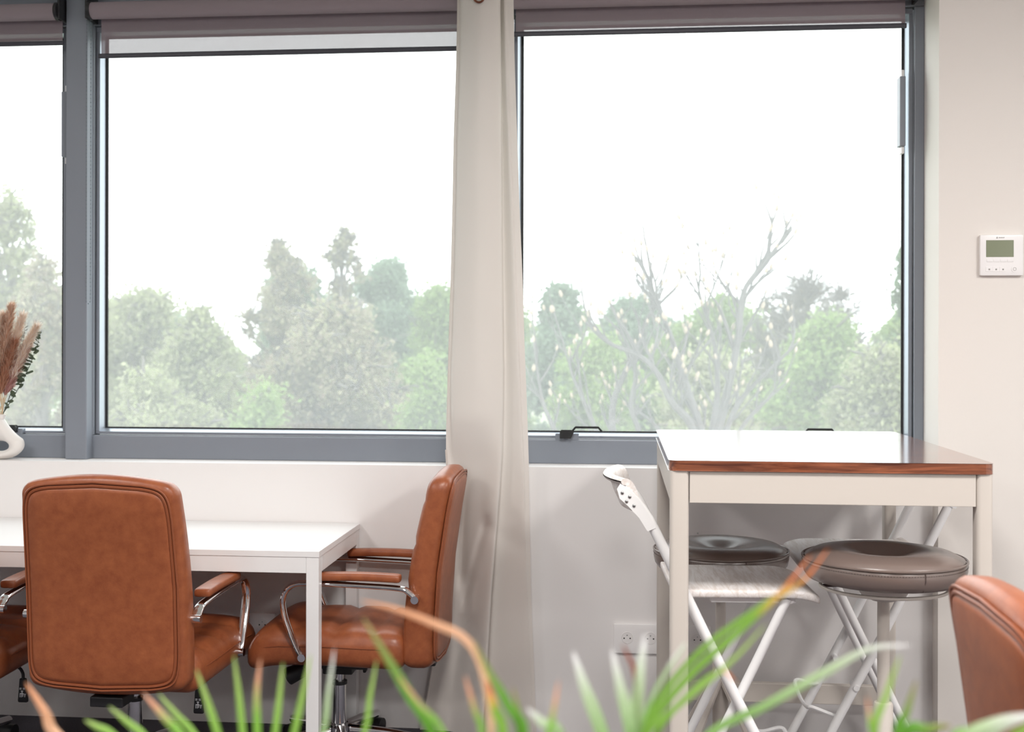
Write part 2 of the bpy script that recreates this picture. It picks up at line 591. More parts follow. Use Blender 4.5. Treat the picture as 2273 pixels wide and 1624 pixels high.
# ---- roller blinds
def roller_blind(x0, x1, zbar, label, chain_x=None, mr=0.036):
    t = thing('roller_blind', label, 'blind', ((x0 + x1) / 2, 4.172, zbar), 0, 'roller blinds above the windows')
    ox, oy, oz = t.location
    hw = (x1 - x0) / 2
    zt = 2.598 - oz
    rr = 0.031
    MB().tube([(-hw + 0.014, 0, zt), (hw - 0.014, 0, zt)], rr, 28).build('fabric_roll', M_FABRIC, t, smooth=True)
    for s in (-1, 1):
        b = MB().tube([(s * (hw - 0.016), 0, zt), (s * (hw - 0.004), 0, zt)], rr + 0.003, 24).build('end_cap', M_BLACK, t, smooth=True)
        MB().box(s * hw - 0.004, s * hw + 0.004, -0.02, 0.073, zt - 0.03, zt + 0.10).build('bracket', M_BLACK, t)
    # the sheet leaves the back of the roll and hangs down to the bar
    th = 0.0012
    MB().add([(-hw + 0.036, rr, 0.006), (hw - mr, rr, 0.006), (hw - mr, rr, zt), (-hw + 0.036, rr, zt)], [(0, 1, 2, 3)]).build('fabric_sheet', M_SCREEN, t)
    bar = MB().rbox(2 * hw - 0.02 - mr, 0.012, 0.019, 0.004, (2, 4, 4), c=((0.03 - mr) / 2, rr, 0)).build('bottom_bar', mat('anthracite bar', (0.05, 0.05, 0.065), 0.4), t, smooth=True)
    if chain_x is not None:
        m = MB()
        cx = chain_x - ox
        n = 150
        L = 1.07
        for i in range(n):
            s = i / n * (2 * L + 0.04)
            if s < L:
                p = (cx, 0.02, zt - s)
            elif s < L + 0.04:
                a = (s - L) / 0.04 * PI
                p = (cx + 0.008 - 0.008 * math.cos(a), 0.02, zt - L - 0.012 * math.sin(a))
            else:
                p = (cx + 0.016, 0.02, zt - (2 * L + 0.04 - s))
            m.lathe([(0.0006, -0.0022), (0.0022, 0), (0.0006, 0.0022)], 5, p)
        for dx in (0, 0.016):
            m.tube([(cx + dx, 0.02, zt), (cx + dx, 0.02, zt - L)], 0.0007, 4)
        c = m.build('bead_chain', mat('steel bead chain', (0.16, 0.19, 0.21), 0.35, metal=0.6), t)
        c['kind'] = 'stuff'
    return t


roller_blind(-3.92, -2.068, 2.490, 'mauve grey roller blind above the vase, cut off by the left edge', mr=0.008)
roller_blind(-1.962, -0.512, 2.438, 'mauve grey roller blind pulled lowest, left of the curtain', chain_x=-1.977)
roller_blind(-0.412, 1.026, 2.485, 'mauve grey roller blind right of the curtain')

# ---- ceiling lamps (they light the room; all above the picture)
for i, (lx, ly) in enumerate([(-2.5, 1.7), (-0.05, 1.7), (2.3, 1.7), (-2.5, -0.9), (-0.05, -0.9), (2.3, -0.9)]):
    t = thing('ceiling_lamp', 'square flush ceiling lamp, %s of the %s row' % (('left', 'middle', 'right')[i % 3], ('window side', 'rear')[i // 3]), 'lamp', (lx, ly, ZC - 0.05), 0, 'ceiling lamps')
    m = MB()
    for a in ((-0.31, 0.31, -0.31, -0.29), (-0.31, 0.31, 0.29, 0.31), (-0.31, -0.29, -0.29, 0.29), (0.29, 0.31, -0.29, 0.29)):
        m.box(a[0], a[1], a[2], a[3], -0.01, 0.05)
    m.build('lamp_frame', M_WHITE, t)
    box('diffuser', M_LAMP, -0.29, 0.29, -0.29, 0.29, 0.0, 0.006, t)
    ld = bpy.data.lights.new('ceiling_lamp_light', 'AREA')
    ld.shape = 'SQUARE'
    ld.size = 0.56
    ld.energy = CEIL_LIGHT * (1.0 if i < 3 else 0.95) * (0.62, 1.12, 1.22)[i % 3]
    ld.color = (1.0, 0.965, 0.935)
    lo = bpy.data.objects.new('lamp_light', ld)
    COL.objects.link(lo)
    lo.parent = t
    lo.location = (0, 0, -0.012)

# ------------------------------------------------------------------ desk
DX0, DX1, DY0, DY1, DZ = -2.92, -0.925, 3.552, 4.122, 0.727
desk = thing('desk', 'long white desk pushed against the wall under the windows', 'desk', (DX1, DY0, 0))
L = DX0 - DX1
D = DY1 - DY0
box('desktop', M_DESK, L, 0.0, 0, D, DZ - 0.019, DZ, desk, bevel=0.0012)
box('front_apron', M_DESK, L + 0.04, -0.042, 0.002, 0.02, DZ - 0.068, DZ - 0.0195, desk)
box('rear_apron', M_DESK, L + 0.04, -0.042, D - 0.02, D - 0.002, DZ - 0.068, DZ - 0.0195, desk)
box('side_apron', M_DESK, -0.02, -0.002, 0.043, D - 0.042, DZ - 0.068, DZ - 0.0195, desk)
box('side_apron', M_DESK, L + 0.002, L + 0.02, 0.043, D - 0.042, DZ - 0.068, DZ - 0.0195, desk)
for lx in (-0.042, L + 0.002):
    for ly in (0.002, D - 0.042):
        box('leg', M_DESK, lx, lx + 0.04, ly, ly + 0.04, 0, DZ - 0.0195, desk, bevel=0.002)


# ------------------------------------------------------------------ office chairs (face +y locally, origin on the floor under the lift)
def make_chair(label, loc, rz, bw=0.46, S=0.50, dz=0.0, mx=0.0, spin=0.3, pad=0.052, bz=0.0):
    t = thing('office_chair', label, 'chair', loc, rz, 'tan leather office chairs')
    hz = 0.595

    def bend(p):
        # p in a box bw x 0.09 x 0.62; y<0 is the rear
        tt = (p.z + hz / 2) / hz
        nx = 2 * p.x / bw
        y = p.y * (1.15 - 0.32 * tt)
        front = max(0.0, p.y / 0.045)
        g = 0
        for s, dd in ((0.42, 0.010), (0.66, 0.010), (0.88, 0.006)):
            g += dd * math.exp(-((tt - s) / 0.018) ** 2)
        y += front * (0.012 * (1 - nx * nx) * math.sin(PI * min(1, max(0, tt))) - g * max(0.0, 1 - abs(nx) ** 6))
        x = p.x * (1.0 - 0.065 * tt ** 3 - 0.02 * (1 - tt) ** 3)
        z = p.z
        arch = 0.026 * (1 - nx * nx)
        if tt > 0.5:
            z += arch * ((tt - 0.5) * 2) ** 2
        else:
            z -= 0.022 * (1 - nx * nx) * ((0.5 - tt) * 2) ** 2
        y += 0.010 * nx * nx
        y += -0.300 - 0.075 * tt + 0.018 * math.sin(PI * tt)
        return Vector((x, y, z + 0.645 + dz + bz))
    back = MB().rbox(bw, 0.09, hz, 0.034, (22, 8, 40), bend).build('backrest', M_LEATHER, t, smooth=True, angle=70)

    # rear panel with a raised edge, and the double piping around it
    def rear(x, tt, off=0.0):
        p = bend(Vector((x, -0.045, (tt - 0.5) * hz)))
        return p + Vector((0, -off, 0))
    hwp = bw / 2 - 0.028
    z0p, z1p, rc = 0.05, 0.955, 0.045

    def outline(k, n, grow=0.0):
        """point k of n around the rounded panel outline -> x, t"""
        per = 4
        a = k / n * 2 * PI
        e = 0.16
        cx, sx = math.cos(a), math.sin(a)
        x = math.copysign(abs(cx) ** e, cx) * (hwp + grow)
        zz = math.copysign(abs(sx) ** e, sx) * ((z1p - z0p) / 2 + grow / hz)
        return x, (z0p + z1p) / 2 + zz
    n = 96
    m = MB()
    vs = []
    fs = []
    rings = [(1.0, 0.001), (0.985, 0.006), (0.95, 0.009), (0.75, 0.010), (0.5, 0.011), (0.25, 0.011)]
    for sc, off in rings:
        for k in range(n):
            x, tt = outline(k, n)
            vs.append(rear(x * sc, 0.5025 + (tt - 0.5025) * sc, off))
    vs.append(rear(0, 0.5025, 0.011))
    for i in range(len(rings) - 1):
        for k in range(n):
            k2 = (k + 1) % n
            fs.append((i * n + k, (i + 1) * n + k, (i + 1) * n + k2, i * n + k2))
    for k in range(n):
        fs.append(((len(rings) - 1) * n + k, len(vs) - 1, (len(rings) - 1) * n + (k + 1) % n))
    pan = m.add(vs, fs).build('back_panel', M_LEATHER, back, smooth=True, angle=60)
    for grow, rad in ((0.002, 0.0045), (0.011, 0.0032)):
        pts = [rear(*outline(k, n, grow), 0.003) for k in range(n)]
        MB().tube(pts + [pts[0]], rad, 6, caps=False).build('piping', M_PIPING, pan, smooth=True)
    box('back_bracket', M_BLACK, -0.05, 0.05, -0.33, -0.25, 0.315 + dz, 0.345 + dz, t, bevel=0.004)

    # seat
    sw, sd, sh = bw + 0.02, 0.52, 0.105

    def sbend(p):
        nx = 2 * p.x / sw
        ny = 2 * p.y / sd
        z = p.z
        up = max(0.0, p.z / (sh / 2))
        g = 0
        for s in (-0.03, -0.15, 0.10):
            g += 0.013 * math.exp(-((p.y - s) / 0.014) ** 2)
        z += up * (0.022 * (1 - nx ** 4) * (1 - ny ** 4) - g * (1 - nx ** 8))
        if p.y > 0.08:
            q = (p.y - 0.08) / (sd / 2 - 0.08)
            z -= 0.03 * q * q * q
            z += 0.015 * math.sin(PI * q) * up
        if up <= 0 and p.y < 0:
            z -= 0.01 * (-ny)
        return Vector((p.x * (1 - 0.05 * max(0.0, -ny)), p.y, z + 0.395 + dz))
    seat = MB().rbox(sw, sd, sh, 0.045, (22, 30, 8), sbend).build('seat', M_LEATHER, t, smooth=True, angle=70)
    seat.location.y = 0.0
    pts = []
    for k in range(64):
        a = 2 * PI * k / 64
        cx, sx = math.cos(a), math.sin(a)
        p = Vector((math.copysign(abs(cx) ** 0.25, cx) * sw / 2, math.copysign(abs(sx) ** 0.25, sx) * sd / 2, 0.018))
        q = sbend(Vector((p.x, p.y, 0.0)))
        pts.append((q.x, q.y, q.z + 0.018))
    MB().tube(pts + [pts[0]], 0.0022, 6, caps=False).build('seat_seam', M_PIPING, seat, smooth=True)

    # arms
    for s in (-1, 1):
        x = s * S / 2
        arm = smooth_path([(x, -0.292, 0.572 + dz), (x, -0.272, 0.590 + dz), (x, -0.24, 0.603 + dz), (x, -0.10, 0.610 + dz), (x, 0.04, 0.614 + dz), (x, 0.100, 0.607 + dz),
                           (x, 0.130, 0.572 + dz), (x, 0.129, 0.52 + dz), (x, 0.109, 0.459 + dz), (x, 0.085, 0.405 + dz), (x, 0.068, 0.378 + dz)], 6)
        a = MB().tube(arm, 0.0095, 12, flat=1.6, up=(1, 0, 0)).build('arm_frame', M_CHROME, t, smooth=True)
        MB().tube([(s * (bw / 2 - 0.03), -0.292, 0.570 + dz), (x + s * 0.017, -0.292, 0.570 + dz)], 0.0125, 16).build('bolt', M_CHROME, a, smooth=True)
        MB().tube([(s * (sw / 2 - 0.03), 0.068, 0.380 + dz), (x + s * 0.017, 0.068, 0.380 + dz)], 0.0125, 16).build('bolt', M_CHROME, a, smooth=True)

        def pb(p):
            q = p.copy()
            q.z += 0.004 * (1 - (2 * p.y / 0.27) ** 2) + 0.004 * p.y
            return q
        MB().rbox(pad, 0.27, 0.026, 0.010, (6, 14, 4), pb, c=(x, -0.112, 0.634 + dz)).build('arm_pad', M_LEATHER, t, smooth=True, angle=70)

    # mechanism, lever, lift, base
    mech = MB().box(mx - 0.08, mx + 0.08, -0.11, 0.10, 0.305 + dz, 0.335 + dz).box(mx - 0.035, mx + 0.035, -0.05, 0.05, 0.275 + dz, 0.305 + dz).build('tilt_mechanism', M_BLACK, t, bevel=0.004)
    MB().tube([(mx - 0.05, 0.10, 0.30 + dz), (mx - 0.05, 0.16, 0.27 + dz)], [0.024, 0.03], 14).build('tension_knob', M_BLACK, t, smooth=True)
    lev = MB().tube(smooth_path([(mx + 0.05, -0.02, 0.330 + dz), (mx + 0.16, -0.03, 0.330 + dz), (mx + 0.205, -0.035, 0.325 + dz), (mx + 0.222, -0.037, 0.308 + dz), (mx + 0.224, -0.037, 0.285 + dz)], 4), 0.005, 8).build('height_lever', M_BLACK, t, smooth=True)
    kn = MB().rbox(0.037, 0.012, 0.078, 0.006, (8, 3, 10), lambda p: Vector((p.x * (0.78 - 4.2 * p.z), p.y, p.z)), c=(mx + 0.224, -0.037, 0.252 + dz)).build('lever_paddle', M_BLACK, lev, smooth=True)
    pic = MB()
    cx, cz, py = mx + 0.224, 0.243 + dz, -0.0436
    for (x0, x1, z0, z1) in ((-0.009, -0.002, 0.016, 0.018), (0.002, 0.009, 0.016, 0.018), (-0.009, -0.002, 0.0125, 0.014), (0.002, 0.009, 0.0125, 0.014),
                             (-0.004, 0.003, 0.006, 0.009), (-0.002, 0.001, 0.000, 0.006), (-0.008, 0.004, -0.002, 0.001), (-0.008, -0.006, -0.012, -0.002), (-0.003, -0.001, -0.012, -0.002), (0.001, 0.003, -0.010, -0.002),
                             (0.005, 0.012, -0.003, -0.001), (0.006, 0.011, -0.007, -0.005), (0.007, 0.010, -0.011, -0.009)):
        pic.box(cx + x0, cx + x1, py - 0.0004, py + 0.001, cz + z0, cz + z1)
    pic.build('pictogram', M_PRINTW, kn)
    MB().tube([(mx, 0, 0.245 + dz), (mx, 0, 0.285 + dz)], 0.0135, 20).build('lift_rod', M_CHROME, t, smooth=True)
    MB().tube([(mx, 0, 0.236 + dz), (mx, 0, 0.247 + dz)], 0.0245, 24).build('lift_collar', M_BLACK, t, smooth=True)
    MB().tube([(mx, 0, 0.07), (mx, 0, 0.238 + dz)], 0.0225, 24).build('lift_column', M_CHROME, t, smooth=True)
    MB().tube([(mx, 0, 0.055), (mx, 0, 0.10)], 0.045, 24).build('base_hub', M_CHROME, t, smooth=True)
    for k in range(5):
        a = 2 * PI * k / 5 + spin
        ex, ey = mx + 0.25 * math.cos(a), 0.25 * math.sin(a)
        lg = MB().tube([(mx + 0.03 * math.cos(a), 0.03 * math.sin(a), 0.085), (mx + (ex - mx) * 0.6, ey * 0.6, 0.078), (ex, ey, 0.066)], [0.022, 0.018, 0.014], 10).build('base_leg', M_CHROME, t, smooth=True)
        px, py2 = -math.sin(a), math.cos(a)
        MB().tube([(ex - px * 0.022, ey - py2 * 0.022, 0.0255), (ex + px * 0.022, ey + py2 * 0.022, 0.0255)], 0.025, 16).build('caster', M_BLACK, lg, smooth=True)
    return t


make_chair('tan leather office chair seen from behind, tucked under the white desk', (-1.465, 3.585, 0), math.radians(-1.5), bw=0.492, S=0.506, dz=0.004, bz=0.024, mx=-0.062, spin=0.2)
make_chair('tan leather office chair seen side-on at the end of the desk, against the curtain', (-0.929, 3.840, 0), math.radians(90), bw=0.405, S=0.428, pad=0.046, spin=-PI / 2)
make_chair('tan leather office chair mostly outside the left edge of the picture', (-2.098, 3.63, 0), math.radians(1.0), bw=0.47, S=0.50, dz=0.005, bz=0.02, mx=-0.03, spin=0.2)
make_chair('tan leather office chair cut off at the lower right corner, backrest only', (0.947, 1.80, 0), math.radians(-90), bw=0.47, S=0.50, bz=0.042)

# ------------------------------------------------------------------ bar table
TX0, TX1, TY0, TY1, TZ = 0.123, 0.915, 2.962, 4.022, 1.079
bt = thing('bar_table', 'tall bar table with walnut top and beige steel legs', 'table', (TX0, TY0, 0))
w, d = TX1 - TX0, TY1 - TY0


def rrect(x0, x1, y0, y1, r, n=6):
    out = []
    for (cx, cy, a0) in ((x1 - r, y1 - r, 0), (x0 + r, y1 - r, 90), (x0 + r, y0 + r, 180), (x1 - r, y0 + r, 270)):
        for k in range(n + 1):
            a = math.radians(a0 + 90 * k / n)
            out.append((cx + r * math.cos(a), cy + r * math.sin(a)))
    return out


MB().prism(rrect(0, w, 0, d, 0.022), 'z', TZ - 0.026, TZ).build('tabletop', M_WALNUT, bt, bevel=0.0012)
zb = TZ - 0.0265
ap = 0.080
for (x0, x1, y0, y1, nm) in ((0.052, w - 0.044, 0.006, 0.03, 'front_apron'), (0.052, w - 0.044, d - 0.03, d - 0.006, 'rear_apron'), (0.004, 0.03, 0.05, d - 0.05, 'side_apron'), (w - 0.03, w - 0.004, 0.05, d - 0.05, 'side_apron')):
    box(nm, M_BEIGE, x0, x1, y0, y1, zb - ap, zb, bt, bevel=0.001)
for (x0, x1, y0, y1) in ((0.003, 0.050, 0.003, 0.048), (w - 0.042, w - 0.003, 0.003, 0.048), (0.003, 0.050, d - 0.048, d - 0.003), (w - 0.042, w - 0.003, d - 0.048, d - 0.003)):
    MB().prism(rrect(x0, x1, y0, y1, 0.010, 4), 'z', 0.0, zb).build('leg', M_BEIGE, bt, smooth=True, angle=30)
box('foot_rail', M_BEIGE, 0.05, w - 0.042, d - 0.040, d - 0.014, 0.172, 0.236, bt, bevel=0.002)


# ------------------------------------------------------------------ round stools
def make_stool(label, x, y, zr):
    """zr: height of the seat rim"""
    t = thing('round_stool', label, 'stool', (x, y, 0), 0, 'round stools under the bar table')
    r = 0.204
    z0 = zr - 0.055
    prof = [(0.06, z0 - 0.002), (r - 0.03, z0 - 0.001), (r - 0.012, z0 + 0.004), (r - 0.004, z0 + 0.016), (r, z0 + 0.035), (r - 0.001, zr - 0.006), (r - 0.004, zr - 0.001)]
    side = MB().lathe(prof, 64).build('seat_band', M_TAUPE, t, smooth=True, angle=60)
    MB().tube([((r - 0.0005) * math.cos(a), (r - 0.0005) * math.sin(a), zr + 0.001) for a in [2 * PI * k / 64 for k in range(65)]], 0.0032, 6, caps=False).build('rim_piping', M_TAUPE, t, smooth=True)
    prof = [(r - 0.004, zr - 0.004), (r - 0.006, zr + 0.004), (r - 0.03, zr + 0.016), (r - 0.07, zr + 0.023), (0.10, zr + 0.022), (0.065, zr + 0.014), (0.035, zr + 0.003), (0.012, zr - 0.003), (0.001, zr - 0.004)]
    MB().lathe(prof, 64).build('seat_cushion', M_TAUPE, t, smooth=True, angle=70)
    # stitches of the top seam and the upright seam of the band
    m = MB()
    for k in range(180):
        a = 2 * PI * k / 180
        a2 = a + 2 * PI / 180 * 0.55
        m.tube([((r + 0.0004) * math.cos(q), (r + 0.0004) * math.sin(q), zr - 0.010) for q in (a, a2)], 0.0007, 4)
    st = m.build('stitching', M_TAUPE_DK, side)
    st['kind'] = 'stuff'
    a = math.radians(-74)
    MB().tube([((r + 0.0003) * math.cos(a), (r + 0.0003) * math.sin(a), zr - 0.004), ((r + 0.0006) * math.cos(a), (r + 0.0006) * math.sin(a), z0 + 0.034), ((r - 0.011) * math.cos(a), (r - 0.011) * math.sin(a), z0 + 0.005)], 0.0011, 5).build('seam', M_TAUPE_DK, side)
    # handle ring under the seat
    rr = 0.158
    ringp = [(rr * math.cos(q), rr * 0.92 * math.sin(q), z0 - 0.020) for q in [2 * PI * k / 64 for k in range(65)]]
    rg = MB().tube(ringp, 0.0048, 8, caps=False).build('release_ring', M_BEIGE, t, smooth=True)
    MB().tube([(-rr, 0, z0 - 0.020), (-0.05, 0, z0 - 0.018)], 0.004, 8).tube([(rr, 0, z0 - 0.020), (0.05, 0, z0 - 0.018)], 0.004, 8).build('ring_spoke', M_TAUPE_DK, rg)
    MB().lathe([(0.072, z0 + 0.002), (0.070, z0 - 0.02), (0.055, z0 - 0.042), (0.03, z0 - 0.054), (0.016, z0 - 0.056)], 32).build('seat_holder', M_BEIGE, t, smooth=True)
    MB().tube([(0, 0, 0.40), (0, 0, z0 - 0.05)], 0.0155, 20).build('column', M_BEIGE, t, smooth=True)
    MB().lathe([(0.024, 0.08), (0.0245, 0.445), (0.022, 0.45), (0.016, 0.452)], 24).build('sleeve', M_BEIGE, t, smooth=True)
    for k in range(4):
        q = PI / 4 + k * PI / 2
        c, s = math.cos(q), math.sin(q)
        lg = MB().tube([(0.016 * c, 0.016 * s, 0.35), (0.12 * c, 0.12 * s, 0.19), (0.235 * c, 0.235 * s, 0.016)], [0.021, 0.019, 0.015], 10, flat=0.6, up=(0, 0, 1)).build('leg', M_BEIGE, t, smooth=True)
        MB().lathe([(0.013, 0.0), (0.018, 0.004), (0.017, 0.014), (0.01, 0.02)], 12, (0.235 * c, 0.235 * s, 0)).build('foot_pad', M_BLACK, lg, smooth=True)
    return t


make_stool('round taupe leather stool in front, right under the bar table', 0.677, 3.092, 0.822)
make_stool('round taupe leather stool further back, behind the left folding chair', 0.308, 3.625, 0.744)


# ------------------------------------------------------------------ white folding bar chairs (face +x locally)
def make_folding(label, loc, rz):
    t = thing('folding_chair', label, 'chair', loc, rz, 'white folding bar chairs')
    hw = 0.175
    sx0, sx1, zs = -0.165, 0.218, 0.726

    def sb(p):
        nx = (p.x) / ((sx1 - sx0) / 2)
        z = p.z
        if nx > 0.6:
            z -= 0.016 * ((nx - 0.6) / 0.4) ** 2
        if nx < -0.6:
            z += 0.010 * ((-nx - 0.6) / 0.4) ** 2
        return Vector((p.x, p.y, z))
    st = MB().prism(rrect(-(sx1 - sx0) / 2, (sx1 - sx0) / 2, -hw + 0.005, hw - 0.005, 0.045), 'z', 0, 0.001)
    seat = MB().rbox(sx1 - sx0, 2 * hw + 0.005, 0.022, 0.008, (20, 14, 3), lambda p: sb(Vector((p.x, p.y * (1 - 0.05 * max(0, p.x / 0.2) ** 4), p.z))), c=((sx0 + sx1) / 2, 0, zs)).build('seat', M_ASH, t, smooth=True, angle=50)
    for y_ in (-0.145, 0.12):
        box('seat_runner', M_WHITE, -0.06, 0.16, y_, y_ + 0.025, zs - 0.028, zs - 0.010, seat, bevel=0.002)
    for s in (-1, 1):
        y = s * (hw + 0.006)
        # main tube: flattened at the backrest, bent, then straight to the front foot
        pts = smooth_path([(-0.292, y, 0.995), (-0.262, y, 0.968), (-0.232, y, 0.930), (-0.207, y, 0.885), (-0.10, y, 0.665)], 5) + [(0.0, y, 0.462), (0.232, y, 0.0125)]
        rs = [0.0125 + 0.004 * max(0, 1 - i / 8) for i in range(len(pts))]
        fr = MB().tube(pts, 0.0135, 12, flat=1.0).build('frame_tube', M_WHITE, t, smooth=True)
        MB().prism([(-0.304, 0.996), (-0.298, 1.006), (-0.280, 0.997), (-0.252, 0.968), (-0.226, 0.930), (-0.212, 0.900), (-0.228, 0.893), (-0.248, 0.925), (-0.276, 0.955), (-0.298, 0.975)], 'y', y + s * 0.004, y + s * 0.0145).build('backrest_plate', M_WHITE, fr, bevel=0.003)
        for (rx, rz2) in ((-0.294, 0.988), (-0.275, 0.978), (-0.283, 0.966), (-0.264, 0.955)):
            MB().lathe([(0.0045, 0), (0.004, 0.002), (0.001, 0.003)], 10).build('rivet', M_STEEL, fr, smooth=True)
            r_ = COL.objects[-1]
            r_.location = (rx, y + s * 0.0145, rz2)
            r_.rotation_euler = (-s * PI / 2, 0, 0)
        y2 = s * (hw - 0.022)
        lg = MB().tube([(0.135, y2, 0.712), (0.06, y2, 0.555), (-0.204, y2, 0.0125)], 0.0125, 12).build('rear_leg', M_WHITE, t, smooth=True)
        MB().tube([(0.054, y2 - s * 0.016, 0.355 + 0.0), (0.054, y + s * 0.016, 0.355)], 0.009, 12).build('pivot', M_WHITE, fr, smooth=True)
        MB().tube([(0.2215, y, 0.034), (0.234, y, 0.010)], 0.0165, 12).build('foot_cap', M_WHITE, fr, smooth=True)
        MB().tube([(-0.1935, y2, 0.034), (-0.206, y2, 0.010)], 0.0155, 12).build('foot_cap', M_WHITE, lg, smooth=True)
    # curved backrest slat between the tubes
    cen = smooth_path([(-0.296, 0, 1.014), (-0.279, 0, 1.013), (-0.268, 0, 1.000), (-0.259, 0, 0.976), (-0.248, 0, 0.952), (-0.240, 0, 0.932)], 4)

    def slat(u, v):
        yy_ = (u - 0.5) * 2 * (hw + 0.004)
        c = 1 - (2 * u - 1) ** 2
        nn = len(cen) - 1
        q = v * 2
        q = q if q <= 1 else 2 - q
        k = min(nn - 1, int(q * nn))
        p = cen[k].lerp(cen[k + 1], q * nn - k)
        tg = (cen[k + 1] - cen[k]).normalized()
        no = Vector((tg.z, 0, -tg.x))
        th_ = 0.0085 * min(1.0, 4.0 * math.sqrt(max(0.0, q * (1 - q)) + 0.003)) * (1 if v <= 0.5 else -1)
        p = p + no * th_
        return Vector((p.x - 0.040 * c, yy_, p.z))
    m = MB().grid(slat, 24, 44)
    nu = 24
    for col_ in (0, nu):
        ids = [j_ * (nu + 1) + col_ for j_ in range(45)]
        m.f.append(tuple(ids if col_ == 0 else reversed(ids)))
    m.build('backrest_slat', M_ASH, t, smooth=True, angle=50)
    # bent wire footrest carried by the main tubes
    for yy in (0,):
        zf, xf = 0.262, 0.098
        pts = smooth_path([(xf, -hw - 0.006, zf), (xf + 0.03, -hw + 0.02, zf + 0.004), (xf + 0.075, -hw + 0.03, zf + 0.018), (xf + 0.088, -hw + 0.055, zf + 0.012), (xf + 0.088, 0, zf + 0.0), (xf + 0.088, hw - 0.055, zf + 0.012), (xf + 0.075, hw - 0.03, zf + 0.018), (xf + 0.03, hw - 0.02, zf + 0.004), (xf, hw + 0.006, zf)], 6)
        MB().tube(pts, 0.006, 8).build('footrest', M_WHITE, t, smooth=True)
    MB().tube([(0.145, -hw + 0.022, 0.706), (0.145, hw - 0.022, 0.706)], 0.008, 10).build('cross_bar', M_WHITE, t, smooth=True)
    MB().tube([(-0.160, -hw + 0.022, 0.105), (-0.160, hw - 0.022, 0.105)], 0.006, 10).build('cross_bar', M_WHITE, t, smooth=True)
    return t


make_folding('white folding bar chair left of the bar table, backrest facing the curtain', (0.290, 3.235, 0), math.radians(3))
make_folding('white folding bar chair behind the front stool, backrest hidden by the table', (0.752, 3.735, 0), math.radians(180))

# ------------------------------------------------------------------ curtain
ROWS = [-90, 0, 150, 300, 450, 620, 750, 850, 1000, 1060, 1130, 1220, 1320, 1450, 1550, 1624]
EDGE = {  # image columns of the cloth's fold lines row by row
    'a': [1016, 1015, 1012, 1007, 1004, 1000, 996, 993, 990, 996, 1011, 1001, 986, 965, 948, 932],
    'b': [1022, 1021, 1018, 1013, 1010, 1006, 1002, 999, 1000, 1008, 1018, 1010, 998, 982, 970, 958],
    'c': [1030, 1029, 1027, 1023, 1020, 1016, 1012, 1008, 1013, 1024, 1032, 1028, 1022, 1012, 1004, 996],
    'd': [1064, 1064, 1063, 1062, 1061, 1060, 1059, 1058, 1058, 1060, 1064, 1060, 1054, 1044, 1036, 1030],
    'e': [1106, 1107, 1108, 1109, 1110, 1111, 1112, 1113, 1111, 1108, 1103, 1096, 1088, 1080, 1074, 1068],
    'f': [1109, 1110, 1112, 1114, 1116, 1118, 1120, 1121, 1119, 1116, 1112, 1106, 1100, 1094, 1090, 1086],
    'g': [1117, 1119, 1122, 1128, 1134, 1140, 1145, 1150, 1156, 1158, 1160, 1162, 1164, 1168, 1172, 1176],
    'h': [1125, 1127, 1131, 1136, 1142, 1148, 1153, 1157, 1163, 1165, 1166, 1168, 1171, 1176, 1180, 1184],
    'i': [1139, 1140, 1143, 1148, 1153, 1160, 1164, 1168, 1173, 1174, 1175, 1177, 1179, 1184, 1188, 1191],
}
DEP = {'a': 4.070, 'b': 4.076, 'c': 4.045, 'd': 4.008, 'e': 4.022, 'f': 4.074, 'g': 4.050, 'h': 4.054, 'i': 4.058}
keys = 'abcdefghi'
CREASE = [((1078, 1160), (1030, 1330), 9, 0.018), ((1030, 1060), (1022, 1290), 11, 0.022), ((1090, 1110), (1050, 1260), 14, -0.010), ((1040, 1380), (985, 1560), 16, 0.010), ((1085, 1170), (1160, 1215), 14, 0.006), ((1124, 262), (1138, 240), 6, 0.01)]


def cr(a, b, c, d, t):
    return 0.5 * ((2 * b) + (c - a) * t + (2 * a - 5 * b + 4 * c - d) * t * t + (3 * b - a - 3 * c + d) * t ** 3)


def curtain_pt(s, q):
    v = ROWS[0] + (ROWS[-1] + 4 - ROWS[0]) * q
    i = 0
    while i < len(ROWS) - 2 and v > ROWS[i + 1]:
        i += 1
    tv = (v - ROWS[i]) / (ROWS[i + 1] - ROWS[i])
    n = len(keys)

    def col(k):
        k = max(0, min(n - 1, k))
        e = EDGE[keys[k]]
        return cr(e[max(0, i - 1)], e[i], e[i + 1], e[min(len(ROWS) - 1, i + 2)], tv)

    def dep(k):
        k = max(0, min(n - 1, k))
        d_ = DEP[keys[k]]
        if v > 930:          # the chair pushes the left half of the cloth back towards the wall
            w_ = min(1, (v - 930) / 90)
            if keys[k] in 'abcd':
                d_ += ({'a': 4.100, 'b': 4.104, 'c': 4.096, 'd': 4.060}[keys[k]] - d_) * w_
        return d_
    x = s * (n - 1)
    k = min(n - 2, int(x))
    t = x - k
    u = cr(col(k - 1), col(k), col(k + 1), col(k + 2), t)
    dd = cr(dep(k - 1), dep(k), dep(k + 1), dep(k + 2), t)
    for (p0, p1, wd, dp) in CREASE:
        ax, ay, bx, by = p0[0], p0[1], p1[0], p1[1]
        l2 = (bx - ax) ** 2 + (by - ay) ** 2
        h_ = ((u - ax) * (bx - ax) + (v - ay) * (by - ay)) / l2
        hc = max(0, min(1, h_))
        dist = math.hypot(u - ax - hc * (bx - ax), v - ay - hc * (by - ay))
        dd += dp * math.exp(-(dist / wd) ** 2)
    dd += 0.004 * noise.noise(Vector((u * 0.02, v * 0.006, 3.1)))
    p = aty(u, v, dd)
    return p


